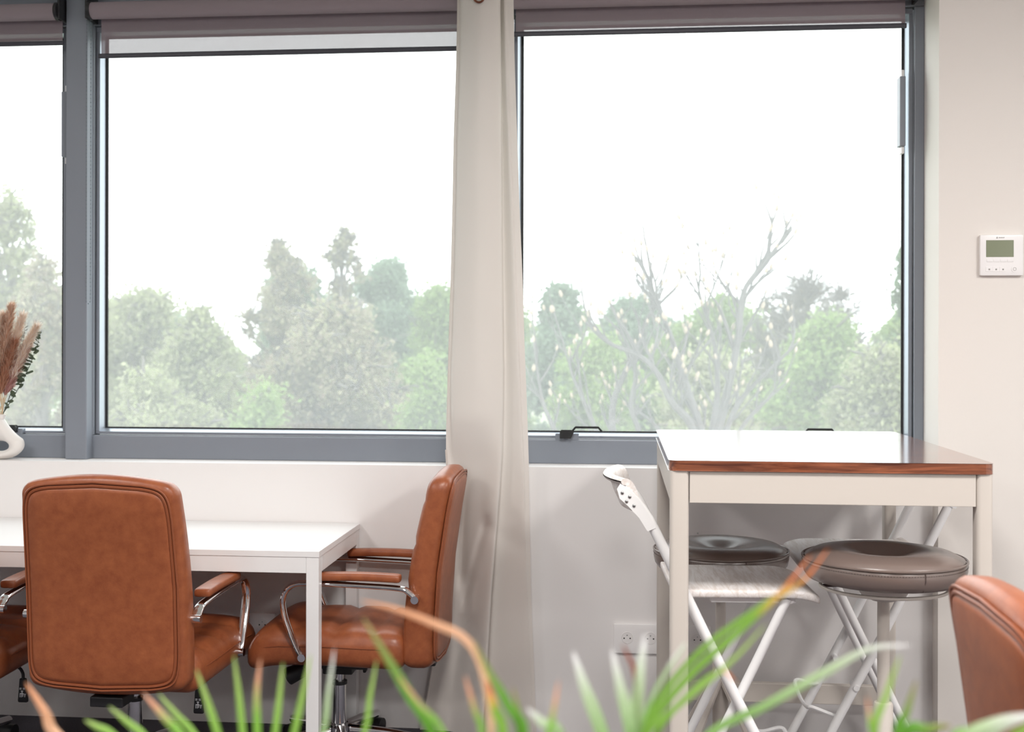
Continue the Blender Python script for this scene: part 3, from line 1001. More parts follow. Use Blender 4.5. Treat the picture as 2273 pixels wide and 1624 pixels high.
m = MB().grid(curtain_pt, 112, 110)
for i, vv in enumerate(m.v):
    if vv[2] < 0.004:
        m.v[i] = (vv[0], vv[1], 0.004)
cur = thing('curtain', 'floor-length ivory curtain gathered between the two windows', 'curtain', (-0.45, 4.05, 0.0))
for i, vv in enumerate(m.v):
    m.v[i] = (vv[0] + 0.45, vv[1] - 4.05, vv[2])
cl = m.build('cloth', M_CURTAIN, cur, smooth=True, angle=180)
# hem along the left edge
MB().tube([Vector(curtain_pt(0.004, q / 60)) - Vector((0.45 * -1, 4.05, 0)) for q in range(38, 59)], 0.0035, 6).build('hem', M_CURTAIN, cur, smooth=True)
# eyelet and rail above the picture
e0 = aty(1063, -6, 4.00)
MB().tube([(e0.x + 0.45 + 0.017 * math.cos(a), e0.y - 4.05 + 0.0, e0.z + 0.017 * math.sin(a)) for a in [2 * PI * k / 24 for k in range(25)]], 0.004, 8, caps=False).build('eyelet', mat('bronze eyelet', (0.20, 0.08, 0.05), 0.35, metal=0.8), cur, smooth=True)
rail = thing('curtain_rail', 'white curtain rail under the ceiling above the windows', 'rail', (-0.45, 4.05, 2.775))
MB().tube([(-0.55, 0, 0.0), (0.55, 0, 0.0)], 0.009, 14).build('rod', M_WHITE, rail, smooth=True)
for s in (-0.5, 0.5):
    MB().tube([(s, 0, 0.0), (s, 0, ZC - 2.775)], 0.008, 10).build('rail_holder', M_WHITE, rail, smooth=True)
for x in (-0.09, -0.02, 0.05):
    MB().tube([(x, 0.019 * math.cos(a), 2.765 + 0.024 * math.sin(a)) for a in [2 * PI * k / 24 for k in range(25)]], 0.003, 6, caps=False).build('curtain_ring', M_STEEL, cur, smooth=True)

# ------------------------------------------------------------------ things on the walls
th0, th1 = aty(2172, 522, YP), aty(2268, 612, YP)
tm = thing('wall_thermostat', 'white square wall thermostat with green grey display', 'thermostat', ((th0.x + th1.x) / 2, YP, (th0.z + th1.z) / 2))
hwx, hwz = (th1.x - th0.x) / 2, (th0.z - th1.z) / 2
MB().rbox(2 * hwx, 0.018, 2 * hwz, 0.004, (6, 3, 6), c=(0, -0.009, 0)).build('housing', M_SOCKET, tm, smooth=True, angle=40)


def tq(name, m_, u0, v0, u1, v1, dp, parent, bevel=0.0):
    """a flat block on the thermostat face, given by photo pixels"""
    a, b = aty(u0, v0, YP - 0.018), aty(u1, v1, YP - 0.018)
    return box(name, m_, a.x - tm.location.x, b.x - tm.location.x, -0.018 - dp, -0.0175, b.z - tm.location.z, a.z - tm.location.z, parent, bevel)


tq('display', M_LCD, 2189, 533, 2250, 570, 0.0008, tm)
for k in range(4):
    tq('soft_key', M_SOCKET, 2190 + 15.3 * k, 575, 2203.5 + 15.3 * k, 581, 0.0015, tm, 0.0008)
for k in range(3):
    b = tq('function_key', M_SOCKET, 2188 + 15.3 * k, 592, 2202 + 15.3 * k, 602.5, 0.0010, tm, 0.0006)
    tq('key_symbol', M_PRINT, 2194 + 15.3 * k, 596, 2197.5 + 15.3 * k, 599.5, 0.0012, b)
pw = aty(2252, 597, YP - 0.018)
q = (pw.x - tm.location.x, -0.0182, pw.z - tm.location.z)
pb_ = MB().tube([(q[0], q[1] + 0.001, q[2]), (q[0], q[1] - 0.0012, q[2])], 0.0105, 24).build('power_key', M_SOCKET, tm, smooth=True)
MB().tube([(q[0] + 0.005 * math.cos(a), q[1] - 0.0014, q[2] + 0.005 * math.sin(a)) for a in [2 * PI * k / 20 for k in range(21)]], 0.0006, 5, caps=False).build('power_symbol', M_PRINT, pb_)
lg = MB()
a = aty(2211, 529, YP - 0.0185)
bx_, bz_ = a.x - tm.location.x, a.z - tm.location.z
lg.prism([(bx_, bz_), (bx_ + 0.006, bz_), (bx_ + 0.0035, bz_ + 0.0065)], 'y', -0.0186, -0.0178)
for k, hgt in enumerate((0.0034, 0.0030, 0.0034, 0.0030, 0.0034)):
    lg.prism([(bx_ + 0.0085 + k * 0.0038, bz_ + 0.001), (bx_ + 0.0085 + k * 0.0038 + 0.0024, bz_ + 0.001), (bx_ + 0.0095 + k * 0.0038 + 0.0024, bz_ + 0.001 + hgt), (bx_ + 0.0095 + k * 0.0038, bz_ + 0.001 + hgt)], 'y', -0.0186, -0.0178)
lg.build('maker_mark', M_PRINT, tm)


def socket_plate(label, u0, v0, u1, v1, n, visible_cols):
    a, b = aty(u0, v0, YW), aty(u1, v1, YW)
    t = thing('power_socket', label, 'socket', ((a.x + b.x) / 2, YW, (a.z + b.z) / 2))
    hx, hz2 = (b.x - a.x) / 2, (a.z - b.z) / 2
    MB().rbox(2 * hx, 0.012, 2 * hz2, 0.004, (6, 3, 6), c=(0, -0.006, 0)).build('cover_plate', M_SOCKET, t, smooth=True, angle=40)
    for k in range(n):
        cx = -hx + 0.0475 + k * (2 * hx - 0.095) / max(1, n - 1)
        MB().tube([(cx + 0.020 * math.cos(q), -0.0122, 0.004 + 0.020 * math.sin(q)) for q in [2 * PI * j / 32 for j in range(33)]], 0.0012, 6, caps=False).build('socket_ring', M_SOCKET, t, smooth=True)
        MB().tube([(cx, -0.0115, 0.004), (cx, -0.0128, 0.004)], 0.0188, 32).build('socket_face', M_WALL, t, smooth=True, angle=30)
        for dx, dz2, r_ in ((-0.0105, -0.002, 0.0026), (0.0105, -0.002, 0.0026), (0.0, 0.0085, 0.0022)):
            MB().tube([(cx + dx, -0.0126, 0.004 + dz2), (cx + dx, -0.0131, 0.004 + dz2)], r_, 12).build('contact_hole', M_DARK if dz2 < 0 else M_STEEL, t)
    return t


socket_plate('long white power socket strip low on the wall beside the bar table', 1362, 1382, 1578, 1453, 4, 2)
socket_plate('small white socket plate on the wall behind the desk chairs', 556, 1359, 612, 1412, 1, 1)
nl = aty(1549, 1183, YW)
tag(MB().lathe([(0.003, 0), (0.0028, 0.003), (0.001, 0.004)], 10).build('nail', M_STEEL, None, smooth=True), 'tiny nail in the wall under the bar table', 'nail')
COL.objects[-1].location = nl
COL.objects[-1].rotation_euler = (PI / 2, 0, 0)

# ------------------------------------------------------------------ vase with dried stems
VX, VY = -2.300, 4.176
vs_ = thing('ring_vase', 'white ceramic ring-shaped vase with a hole, on the window sill', 'vase', (VX, VY, ZS))


def vase_mesh():
    """flattened ring with a neck: outline and hole loops lofted front to back"""
    n = 48
    out, hole = [], []
    for k in range(n):
        a = 2 * PI * k / n
        c, s = math.cos(a), math.sin(a)
        x = 0.092 * c
        z = 0.056 + 0.056 * s
        if s > 0.45:       # pull up into the neck
            f = (s - 0.45) / 0.55
            x *= 1 - 0.80 * f ** 0.8
            z += 0.055 * f ** 1.2
        if s < -0.75:
            z = max(z, 0.0)
        out.append((x, z))
        hole.append((0.034 * c, 0.050 + 0.019 * s))
    prof = [(0.0, 0.0), (0.18, 0.55), (0.5, 0.9), (0.75, 1.0), (1.0, 1.0)]
    m = MB()
    vs, fs = [], []
    rings = []
    lay = []
    for e, yy in ((0.0, 0.0), (0.10, 0.014), (0.28, 0.024), (0.5, 0.028), (0.72, 0.024), (0.90, 0.014), (1.0, 0.0)):
        lay.append((e, yy))
    for sgn in (-1, 1):
        for e, yy in lay:
            if sgn == 1 and yy == 0.0:
                continue
            rings.append((e, sgn * yy))
    order = [r_ for r_ in rings if r_[1] <= 0] + [r_ for r_ in reversed(rings) if r_[1] > 0]
    for e, yy in order:
        for k in range(n):
            ox, oz = out[k]
            hx, hz2 = hole[k]
            vs.append((ox + (hx - ox) * e, yy, oz + (hz2 - oz) * e))
    R_ = len(order)
    for i in range(R_):
        i2 = (i + 1) % R_
        for k in range(n):
            k2 = (k + 1) % n
            fs.append((i * n + k, i * n + k2, i2 * n + k2, i2 * n + k))
    return m.add(vs, fs)


vase_mesh().build('body', M_CERAMIC, vs_, smooth=True, angle=70)
MB().lathe([(0.014, 0.150), (0.018, 0.166), (0.0165, 0.167), (0.012, 0.152)], 24).build('lip', M_CERAMIC, vs_, smooth=True)
NECK = Vector((VX, VY, ZS + 0.160))
rnd = random.Random(5)
PL = [  # tip pixel, head start fraction, thickness, tone, label
    ((25, 682), 0.45, 0.017, 0, 'tallest cream and rust pampas plume in the ring vase'),
    ((50, 702), 0.42, 0.015, 1, 'cream pampas plume just right of the tallest one'),
    ((80, 727), 0.40, 0.013, 1, 'pale pampas plume leaning furthest right in the vase'),
    ((60, 772), 0.30, 0.019, 2, 'dusty pink pampas plume leaning right low in the vase'),
    ((32, 760), 0.30, 0.016, 3, 'rust brown pampas plume in the middle of the vase'),
    ((2, 700), 0.40, 0.018, 1, 'white tipped pampas plume at the picture edge'),
    ((12, 705), 0.40, 0.015, 3, 'slim rust pampas plume next to the picture edge'),
    ((-40, 715), 0.40, 0.018, 1, 'cream pampas plume leaning left out of the picture'),
]
PCOL = [[(0.86, 0.76, 0.66), (0.62, 0.34, 0.21), (0.80, 0.66, 0.55)], [(0.93, 0.87, 0.80), (0.80, 0.62, 0.48), (0.95, 0.92, 0.88)], [(0.58, 0.30, 0.27), (0.74, 0.50, 0.46), (0.45, 0.19, 0.17)], [(0.52, 0.24, 0.15), (0.66, 0.40, 0.28), (0.40, 0.17, 0.11)]]
PM = [two_sided('pampas %d' % i, c, 0.35) for i, c in enumerate(PCOL)]
for i, (tip, f0, thk, tone, lab) in enumerate(PL):
    yy = VY - 0.03 + 0.012 * (i % 4)
    tp = aty(tip[0], tip[1], yy)
    t = thing('pampas_plume', lab, 'dried grass', NECK, 0, 'pampas plumes in the vase')
    b0 = Vector((0.007 * math.cos(i), 0.007 * math.sin(i), 0.0075))
    e = tp - NECK
    pts = [b0.lerp(e, k / 14) + Vector((0.012 * math.sin(PI * k / 14) * (1 if e.x > 0 else -1) * -1, 0, 0)) for k in range(15)]
    MB().tube(pts[:12], 0.0016, 6).build('stalk', M_PUT if tone == 9 else mat('straw stalk', (0.62, 0.48, 0.32), 0.8), t, smooth=True)
    vs, fs = [], []
    k0 = int(f0 * 14)
    path = smooth_path(pts[k0:], 6)
    for j in range(2600):
        s = rnd.random()
        q = s * (len(path) - 1.001)
        a = int(q)
        p = path[a].lerp(path[a + 1], q - a)
        ax = (path[a + 1] - path[a]).normalized()
        wd = thk * (math.sin(PI * min(1, s * 0.9 + 0.08)) ** 0.6)
        an = rnd.random() * 2 * PI
        side = ax.orthogonal().normalized()
        side = Matrix.Rotation(an, 3, ax) @ side
        r0 = rnd.random() ** 0.5 * wd
        base = p + side * r0 * 0.35
        ln = 0.026 + 0.024 * rnd.random()
        end = base + (ax * 0.9 + side * (0.34 + 0.45 * rnd.random())).normalized() * ln * (0.7 + 0.5 * (1 - s))
        wv = ax.cross(side) * 0.0011
        n0 = len(vs)
        vs += [base - wv, base + wv, end + wv * 0.3, end - wv * 0.3]
        fs.append((n0, n0 + 1, n0 + 2, n0 + 3))
    h = MB().add(vs, fs).build('plume', PM[tone], t)
    h['kind'] = 'stuff'
EUC = [two_sided('dark eucalyptus', [(0.07, 0.10, 0.07), (0.13, 0.15, 0.10)], 0.2), two_sided('grey eucalyptus', [(0.30, 0.33, 0.32), (0.45, 0.48, 0.47)], 0.2)]
for i, (tip, mt, lab) in enumerate([((92, 733), 0, 'dark green eucalyptus stem leaning furthest right in the vase'), ((57, 705), 1, 'grey leaved eucalyptus stem among the plumes')]):
    tp = aty(tip[0], tip[1], VY + (0.012 if i == 0 else 0.02))
    t = thing('eucalyptus_stem', lab, 'dried stem', NECK, 0, 'eucalyptus stems in the vase')
    e = tp - NECK
    pts = [Vector((0.004, 0.006 + 0.003 * i, 0.0075)).lerp(e, k / 20) + Vector((0.018 * math.sin(PI * k / 20), 0, 0)) for k in range(21)]
    MB().tube(pts, [0.0018 - 0.0012 * k / 20 for k in range(21)], 6).build('stem', M_PUT, t, smooth=True)
    lv = MB().grid(lambda a, b: Vector(((a - 0.5) * 0.030 * (math.sin(PI * (0.12 + 0.85 * b)) ** 0.6), 0.003 * math.cos(PI * a), b * 0.024)), 4, 4)
    me = None
    for k in range(2, 30):
        s = k / 29
        q = s * 19.99
        p = pts[int(q)].lerp(pts[int(q) + 1], q - int(q))
        if i == 1 and s < 0.55:
            continue
        o = lv.build('leaf', EUC[mt], t, smooth=True) if me is None else link('leaf', me, t)
        me = o.data
        o.location = p
        sc = (1.0 - 0.55 * abs(s - 0.5) * 2) * (1.15 if i == 0 else 1.2)
        o.scale = (sc, sc, sc)
        o.rotation_euler = (0.7 + 0.5 * rnd.random(), 0.5 * rnd.uniform(-1, 1), rnd.random() * 2 * PI)

# ------------------------------------------------------------------ palms in the foreground
def blade(parent, px, wpx, kind, dist, origin, droop=0.0):
    """leaf blade whose tip part follows the given picture points at one distance, then runs down to the crown"""
    P = [aty(u, v, dist + 0.006 * k) for k, (u, v) in enumerate(px)]
    low = P[-1]
    cr_ = Vector(origin)
    P = P + [low.lerp(cr_, 0.45) + Vector((0, 0, 0.02)), cr_]
    path = smooth_path(list(reversed(P)), 6)
    n = len(path) - 1
    wid = wpx * dist / F
    m = MB()

    def fn(a, b):
        k = a * n
        i = min(n - 1, int(k))
        p = path[i].lerp(path[i + 1], k - i)
        tg = (path[i + 1] - path[i]).normalized()
        vw = (p - C0).normalized()
        sd = tg.cross(vw)
        sd = sd.normalized() if sd.length > 1e-5 else Vector((1, 0, 0))
        tip = min(1.0, (1 - a) / 0.35)
        ww = wid * (0.25 + 0.75 * min(1, a / 0.35)) * (0.12 + 0.88 * tip ** 0.7)
        off = (b - 0.5)
        return p + sd * off * ww + vw * abs(off) * ww * 0.5 - parent.location
    m.grid(fn, n, 4, uv=True)
    return m.build('leaf', BLADE[kind], parent, smooth=True)


tr_ = thing('planter_trough', 'long terracotta planter trough below the picture, holding the palms', 'planter', (0.08, 0.925, 0))
m = MB()
for (x0, x1, y0, y1, z0, z1) in ((-0.62, 0.62, -0.16, -0.14, 0, 0.55), (-0.62, 0.62, 0.14, 0.16, 0, 0.55), (-0.62, -0.60, -0.14, 0.14, 0, 0.55), (0.60, 0.62, -0.14, 0.14, 0, 0.55), (-0.60, 0.60, -0.14, 0.14, 0.02, 0.04)):
    m.box(x0, x1, y0, y1, z0, z1)
m.build('trough', M_POT, tr_)
box('soil', M_SOIL, -0.599, 0.599, -0.139, 0.139, 0.041, 0.51, tr_)


def potted_palm(label, u, dist, leaves):
    c = aty(u, 1624, dist)
    base = Vector((c.x, dist, 0.511))
    t = thing('palm_plant', label, 'plant', base, 0, 'blurred palms in the foreground')
    zc = 0.86
    for k in range(3):
        a = 2 * PI * k / 3
        MB().tube(smooth_path([(0.03 * math.cos(a), 0.03 * math.sin(a), 0.0), (0.02 * math.cos(a), 0.02 * math.sin(a), 0.18), (0.01 * math.cos(a), 0.01 * math.sin(a), zc + 0.01 - base.z)], 4), [0.011 - 0.0004 * j for j in range(9)], 8).build('stalk', M_STALK, t, smooth=True)
    rr = random.Random(int(u))
    for (px, w_, kind) in leaves:
        dd = dist + rr.uniform(-0.018, 0.018)
        blade(t, px, w_ * 0.68, kind, dd, (base.x, base.y, zc))
    return t


potted_palm('blurred green palm at the bottom left, upright narrow blades', 560, 0.99, [
    ([(58, 1515), (100, 1580), (135, 1640)], 34, 'b'),
    ([(188, 1598), (215, 1612), (260, 1640)], 24, 'g'),
    ([(242, 1568), (280, 1600), (330, 1645)], 24, 'g'),
    ([(318, 1538), (362, 1588), (410, 1645)], 28, 't'),
    ([(352, 1540), (392, 1586), (440, 1645)], 22, 'g'),
    ([(436, 1486), (462, 1560), (488, 1645)], 26, 'g'),
    ([(519, 1455), (530, 1540), (540, 1645)], 23, 'g'),
    ([(578, 1462), (570, 1540), (571, 1645)], 24, 't'),
    ([(628, 1470), (620, 1550), (608, 1645)], 22, 'g'),
    ([(690, 1452), (672, 1540), (648, 1645)], 22, 'g'),
    ([(742, 1440), (730, 1530), (712, 1645)], 18, 'w'),
    ([(836, 1465), (822, 1540), (800, 1645)], 18, 'g'),
])
potted_palm('blurred palm at the bottom centre with a long dry brown blade', 1010, 0.87, [
    ([(803, 1334), (880, 1352), (960, 1382), (1035, 1420), (1075, 1500), (1090, 1645)], 26, 'b'),
    ([(806, 1370), (860, 1460), (910, 1545), (965, 1645)], 34, 'd'),
    ([(884, 1500), (930, 1560), (990, 1645)], 17, 't'),
    ([(1050, 1420), (1085, 1490), (1125, 1560), (1155, 1645)], 30, 'd'),
    ([(1032, 1500), (1052, 1570), (1070, 1645)], 22, 't'),
    ([(1080, 1508), (1098, 1570), (1115, 1645)], 34, 'o'),
    ([(1138, 1525), (1150, 1580), (1162, 1645)], 24, 'd'),
    ([(1170, 1572), (1200, 1600), (1240, 1645)], 34, 'w'),
    ([(1240, 1510), (1228, 1580), (1212, 1645)], 20, 't'),
])
potted_palm('blurred palm at the bottom right with long arching blades', 1430, 0.945, [
    ([(1272, 1446), (1300, 1530), (1342, 1645)], 44, 'w'),
    ([(1358, 1440), (1378, 1530), (1404, 1645)], 42, 'w'),
    ([(1432, 1408), (1420, 1500), (1410, 1645)], 40, 'w'),
    ([(1382, 1430), (1392, 1452), (1410, 1500), (1418, 1645)], 16, 'r'),
    ([(1800, 1232), (1730, 1318), (1640, 1400), (1520, 1510), (1425, 1645)], 24, 'o'),
    ([(1838, 1218), (1780, 1290), (1690, 1345), (1560, 1440), (1455, 1560), (1420, 1645)], 20, 'o'),
    ([(1700, 1385), (1620, 1470), (1500, 1570), (1430, 1645)], 20, 'g'),
    ([(1632, 1512), (1600, 1490), (1540, 1530), (1450, 1645)], 18, 'o'),
    ([(2020, 1432), (1930, 1440), (1830, 1492), (1700, 1565), (1560, 1645)], 27, 'w'),
    ([(1480, 1480), (1520, 1430), (1450, 1540), (1420, 1645)], 14, 'w'),
])
potted_palm('blurred palm in the lower right corner with pale broad blades', 2050, 0.88, [
    ([(1998, 1455), (1968, 1540), (1940, 1645)], 24, 'g'),
    ([(2034, 1510), (2012, 1580), (1992, 1645)], 28, 'd'),
    ([(1925, 1545), (1930, 1590), (1940, 1645)], 16, 't'),
    ([(2300, 1585), (2230, 1602), (2160, 1632), (2120, 1660)], 60, 'w'),
    ([(2290, 1600), (2272, 1620), (2240, 1660)], 30, 'g'),
    ([(2110, 1610), (2060, 1618), (2010, 1640)], 40, 'd'),
])

# ------------------------------------------------------------------ outside: ground, trees
struct(box('ground', M_GROUND, -90, 90, 4.8, 140, -3.7, -3.2), 'green meadow below the window', 'ground')
LEAF = {
    'pale': two_sided('pale spring leaves', [(0.25, 0.29, 0.14), (0.33, 0.36, 0.19), (0.29, 0.29, 0.20), (0.38, 0.40, 0.24)], 0.45),
    'green': two_sided('fresh green leaves', [(0.17, 0.27, 0.08), (0.26, 0.36, 0.12), (0.22, 0.29, 0.13), (0.31, 0.39, 0.16)], 0.45),
    'blue': two_sided('blue green leaves', [(0.16, 0.23, 0.15), (0.22, 0.29, 0.20), (0.19, 0.25, 0.19)], 0.4),
    'brown': two_sided('reddish spring buds', [(0.27, 0.22, 0.17), (0.33, 0.30, 0.21), (0.30, 0.31, 0.18), (0.25, 0.19, 0.165)], 0.4),
    'dark': two_sided('dark pine needles', [(0.10, 0.16, 0.08), (0.15, 0.21, 0.11)], 0.3),
}


def crown_mesh(name, blobs, nleaf, size, seed, m, loc):
    r = np.random.default_rng(seed)
    vol = np.array([b[3] * b[4] * b[5] for b in blobs]) ** (2 / 3)
    pick = r.choice(len(blobs), nleaf, p=vol / vol.sum())
    B = np.array(blobs)[pick]
    d = r.normal(size=(nleaf, 3))
    d /= np.linalg.norm(d, axis=1)[:, None]
    rad = r.random(nleaf) ** 0.45
    c = B[:, :3] + d * rad[:, None] * B[:, 3:6] + r.normal(size=(nleaf, 3)) * 0.10
    u = r.normal(size=(nleaf, 3))
    u /= np.linalg.norm(u, axis=1)[:, None]
    w = np.cross(u, r.normal(size=(nleaf, 3)))
    w /= np.linalg.norm(w, axis=1)[:, None]
    s = size * (0.6 + 0.8 * r.random(nleaf))[:, None]
    V = np.stack([c - u * s, c - w * s * 0.55, c + u * s, c + w * s * 0.55], 1).reshape(-1, 3) - np.array(loc)
    me = bpy.data.meshes.new(name)
    me.vertices.add(nleaf * 4)
    me.vertices.foreach_set('co', V.ravel())
    me.loops.add(nleaf * 4)
    me.loops.foreach_set('vertex_index', np.arange(nleaf * 4, dtype=np.int32))
    me.polygons.add(nleaf)
    me.polygons.foreach_set('loop_start', np.arange(0, nleaf * 4, 4, dtype=np.int32))
    me.materials.append(m)
    me.update(calc_edges=True)
    me.validate()
    return me


def tree(name, label, u, vtop, hwpx, dist, kind, nleaf=9000, size=0.10, blobs_n=14, bare=0.0, bf=1.0, tw=1.0, seed=1, squash=1.0, group='trees beyond the windows'):
    """a tree standing on the meadow at `dist` metres beyond the room; the picture gives top and width"""
    rr = random.Random(seed)
    top = aty(u, vtop, dist)
    hw_ = hwpx * dist / F
    base = Vector((top.x, dist, -3.2))
    hgt = top.z + 3.2
    t = thing(name, label, 'tree', base, 0, group)
    z1 = hgt
    z0 = hgt * 0.22
    tr = MB()
    tr.tube([(0, 0, 0), (0.1 * rr.uniform(-1, 1), 0.1, hgt * 0.4), (0.2 * rr.uniform(-1, 1), 0, hgt * 0.78)], [0.16, 0.11, 0.035], 8)
    blobs = []
    for k in range(blobs_n):
        f = rr.random()
        zz = z0 + (z1 - z0) * (0.08 + 0.86 * f)
        wmax = hw_ * math.sin(PI * min(0.97, 0.22 + 0.72 * f)) ** 0.7
        a = rr.random() * 2 * PI
        q = rr.random() ** 0.6
        br = hw_ * rr.uniform(0.30, 0.46) * bf
        x, y = (wmax - br * 0.6) * q * math.cos(a), (wmax - br * 0.6) * q * math.sin(a) * 0.8
        zz = min(zz, z1 - br * (0.75 if tw == 1.0 else 1.3))
        blobs.append((base.x + x, base.y + y, base.z + zz, br, br, br * 0.85 * squash))
        st = Vector((0, 0, max(0.1, zz - 0.5 - 0.5 * rr.random() * hw_)))
        tr.tube([st, st.lerp(Vector((x, y, zz)), 0.6) + Vector((0, 0, 0.1)), Vector((x, y, zz))], [0.05 * tw, 0.03 * tw, 0.012], 5)
    blobs.append((base.x, base.y, base.z + z1 - hw_ * 0.33 * bf, hw_ * 0.35 * bf, hw_ * 0.35 * bf, hw_ * 0.33 * bf))
    if bare > 0:
        for k in range(int(260 * bare)):
            b = rr.choice(blobs)
            d_ = Vector((rr.gauss(0, 1), rr.gauss(0, 1), abs(rr.gauss(0.3, 1)))).normalized()
            p0 = Vector((b[0] - base.x, b[1] - base.y, b[2] - base.z)) + d_ * b[3] * 0.2
            p1 = p0 + d_ * b[3] * rr.uniform(0.8, 1.9)
            tr.tube([p0, p0.lerp(p1, 0.5) + Vector((rr.uniform(-.05, .05), 0, rr.uniform(0, .08))), p1], [0.034 * tw, 0.024 * tw, 0.012 * tw], 4, caps=False)
    tr.build('trunk_and_branches', M_BARK, t, smooth=True)
    me = crown_mesh('foliage', blobs, int(nleaf * 2.0), size * 0.68, seed, LEAF[kind], base)
    o = link('foliage', me, t)
    o['kind'] = 'stuff'
    return t


TREES = [
    ('deciduous_tree', 'tall hazy tree behind the vase at the left edge', 20, 425, 130, 26, 'pale', 7000, 0.085, 60, 1.4, 0.42),
    ('deciduous_tree', 'pale tree outside, left of the picture edge', -190, 480, 160, 27, 'pale', 8000, 0.09, 20, 0.5),
    ('deciduous_tree', 'pink tinged tree low beside the vase', 95, 580, 110, 21, 'brown', 11000, 0.075, 26, 0.8, 0.7),
    ('deciduous_tree', 'broad pale green tree just right of the mullion', 320, 635, 180, 24, 'pale', 18000, 0.08, 40, 0.5, 0.7),
    ('deciduous_tree', 'pale green tree between mullion and tall bare tree', 440, 680, 130, 22, 'pale', 13000, 0.075, 30, 0.5, 0.7),
    ('deciduous_tree', 'tall thinly leaved tree left of centre, ivy on its trunk', 620, 530, 125, 28, 'brown', 7500, 0.075, 70, 2.2, 0.42),
    ('deciduous_tree', 'thin treetop rising highest in the middle window', 760, 505, 90, 33, 'brown', 2600, 0.085, 50, 2.5, 0.42),
    ('deciduous_tree', 'rounded blue green tree beside the curtain', 860, 575, 140, 36, 'blue', 20000, 0.11, 34, 0.2, 0.75),
    ('deciduous_tree', 'green tree half hidden by the left edge of the curtain', 980, 632, 110, 30, 'green', 13000, 0.09, 24, 0.2, 0.8),
    ('deciduous_tree', 'big reddish brown budding tree filling the middle window', 745, 680, 215, 19, 'brown', 21000, 0.065, 60, 1.6, 0.6),
    ('deciduous_tree', 'hazy green tree behind the brown budding one', 655, 590, 130, 31, 'blue', 14000, 0.10, 26, 0.2, 0.75),
    ('leafy_bush', 'bright green bush low in the middle window', 590, 862, 95, 15, 'green', 10000, 0.05, 26, 0.2, 0.7),
    ('leafy_bush', 'bright green bush low beside the curtain', 950, 800, 110, 17, 'green', 12000, 0.055, 26, 0.2, 0.7),
    ('leafy_bush', 'yellowish bush low at the left of the middle window', 330, 820, 190, 16, 'pale', 16000, 0.055, 40, 0.6, 0.6),
    ('deciduous_tree', 'dark blue green tree just right of the curtain', 1245, 630, 115, 29, 'blue', 16000, 0.10, 30, 0.3, 0.75),
    ('deciduous_tree', 'green tree hidden mostly behind the curtain', 1110, 645, 120, 34, 'green', 12000, 0.10, 24, 0.2),
    ('deciduous_tree', 'green tree behind the left magnolia branches', 1400, 660, 160, 39.5, 'blue', 18000, 0.105, 34, 0.3, 0.75),
    ('deciduous_tree', 'green tree behind the middle of the magnolia', 1590, 660, 170, 35, 'green', 18000, 0.10, 34, 0.2, 0.75),
    ('deciduous_tree', 'bare twiggy tree showing against the sky on the right', 1790, 604, 150, 30, 'brown', 900, 0.055, 46, 4.5, 0.75, 0.55),
    ('deciduous_tree', 'smaller bare twiggy tree left of the big bare one', 1725, 640, 100, 36.5, 'brown', 600, 0.055, 36, 3.0, 0.75, 0.55),
    ('deciduous_tree', 'smaller bare twiggy tree right of the big bare one', 1865, 628, 110, 39, 'brown', 600, 0.055, 36, 3.0, 0.75, 0.55),
    ('deciduous_tree', 'large fresh green tree right of the magnolia', 1840, 705, 180, 22, 'green', 20000, 0.075, 40, 0.2, 0.7),
    ('pine_tree', 'dark tree rising at the right edge of the right window', 2030, 540, 80, 23, 'dark', 8000, 0.10, 24, 0.3, 0.8),
    ('leafy_bush', 'yellow green bush low at the right end of the window', 1950, 780, 140, 17, 'pale', 14000, 0.06, 30, 0.3, 0.7),
    ('leafy_bush', 'bright green shrub behind the left magnolia twigs', 1330, 740, 140, 19, 'green', 14000, 0.062, 30, 0.2, 0.7),
    ('leafy_bush', 'pale green shrub behind the magnolia stems', 1570, 780, 170, 15, 'pale', 15000, 0.062, 34, 0.3, 0.7),
]
for i, a in enumerate(TREES):
    tree(*a, seed=11 + i)
PROFILE = [(-300, 600), (0, 600), (140, 610), (232, 668), (300, 655), (400, 690), (470, 722), (540, 690), (600, 630), (700, 640), (800, 640), (900, 630), (1000, 650), (1170, 660), (1300, 655), (1400, 685), (1500, 700), (1600, 680), (1750, 695), (1850, 715), (1940, 705), (2000, 660), (2300, 640)]
ORD = 'first second third fourth fifth sixth seventh eighth ninth tenth eleventh twelfth thirteenth fourteenth fifteenth sixteenth seventeenth eighteenth nineteenth'.split()
for k in range(19):
    u = -120 + 125 * k + 25 * math.sin(k * 2.3)
    j = max(i for i in range(len(PROFILE) - 1) if PROFILE[i][0] <= u)
    (ua, va), (ub, vb) = PROFILE[j], PROFILE[j + 1]
    tree('distant_tree', 'hazy distant tree in the far row behind the others, %s from the left' % ORD[k], u, va + (vb - va) * (u - ua) / (ub - ua) + 14 * (k % 3), 120, 42 + 5 * (k % 3), ('pale', 'blue', 'green')[k % 3], 7000, 0.15, 26, 0.0, 0.75, seed=200 + k, group='distant trees behind the nearer ones')
tree('deciduous_tree', 'green tree hidden behind the right hand wall', 2230, 600, 140, 26, 'green', 7000, 0.1, 12, 0.2, 1.0, seed=77)

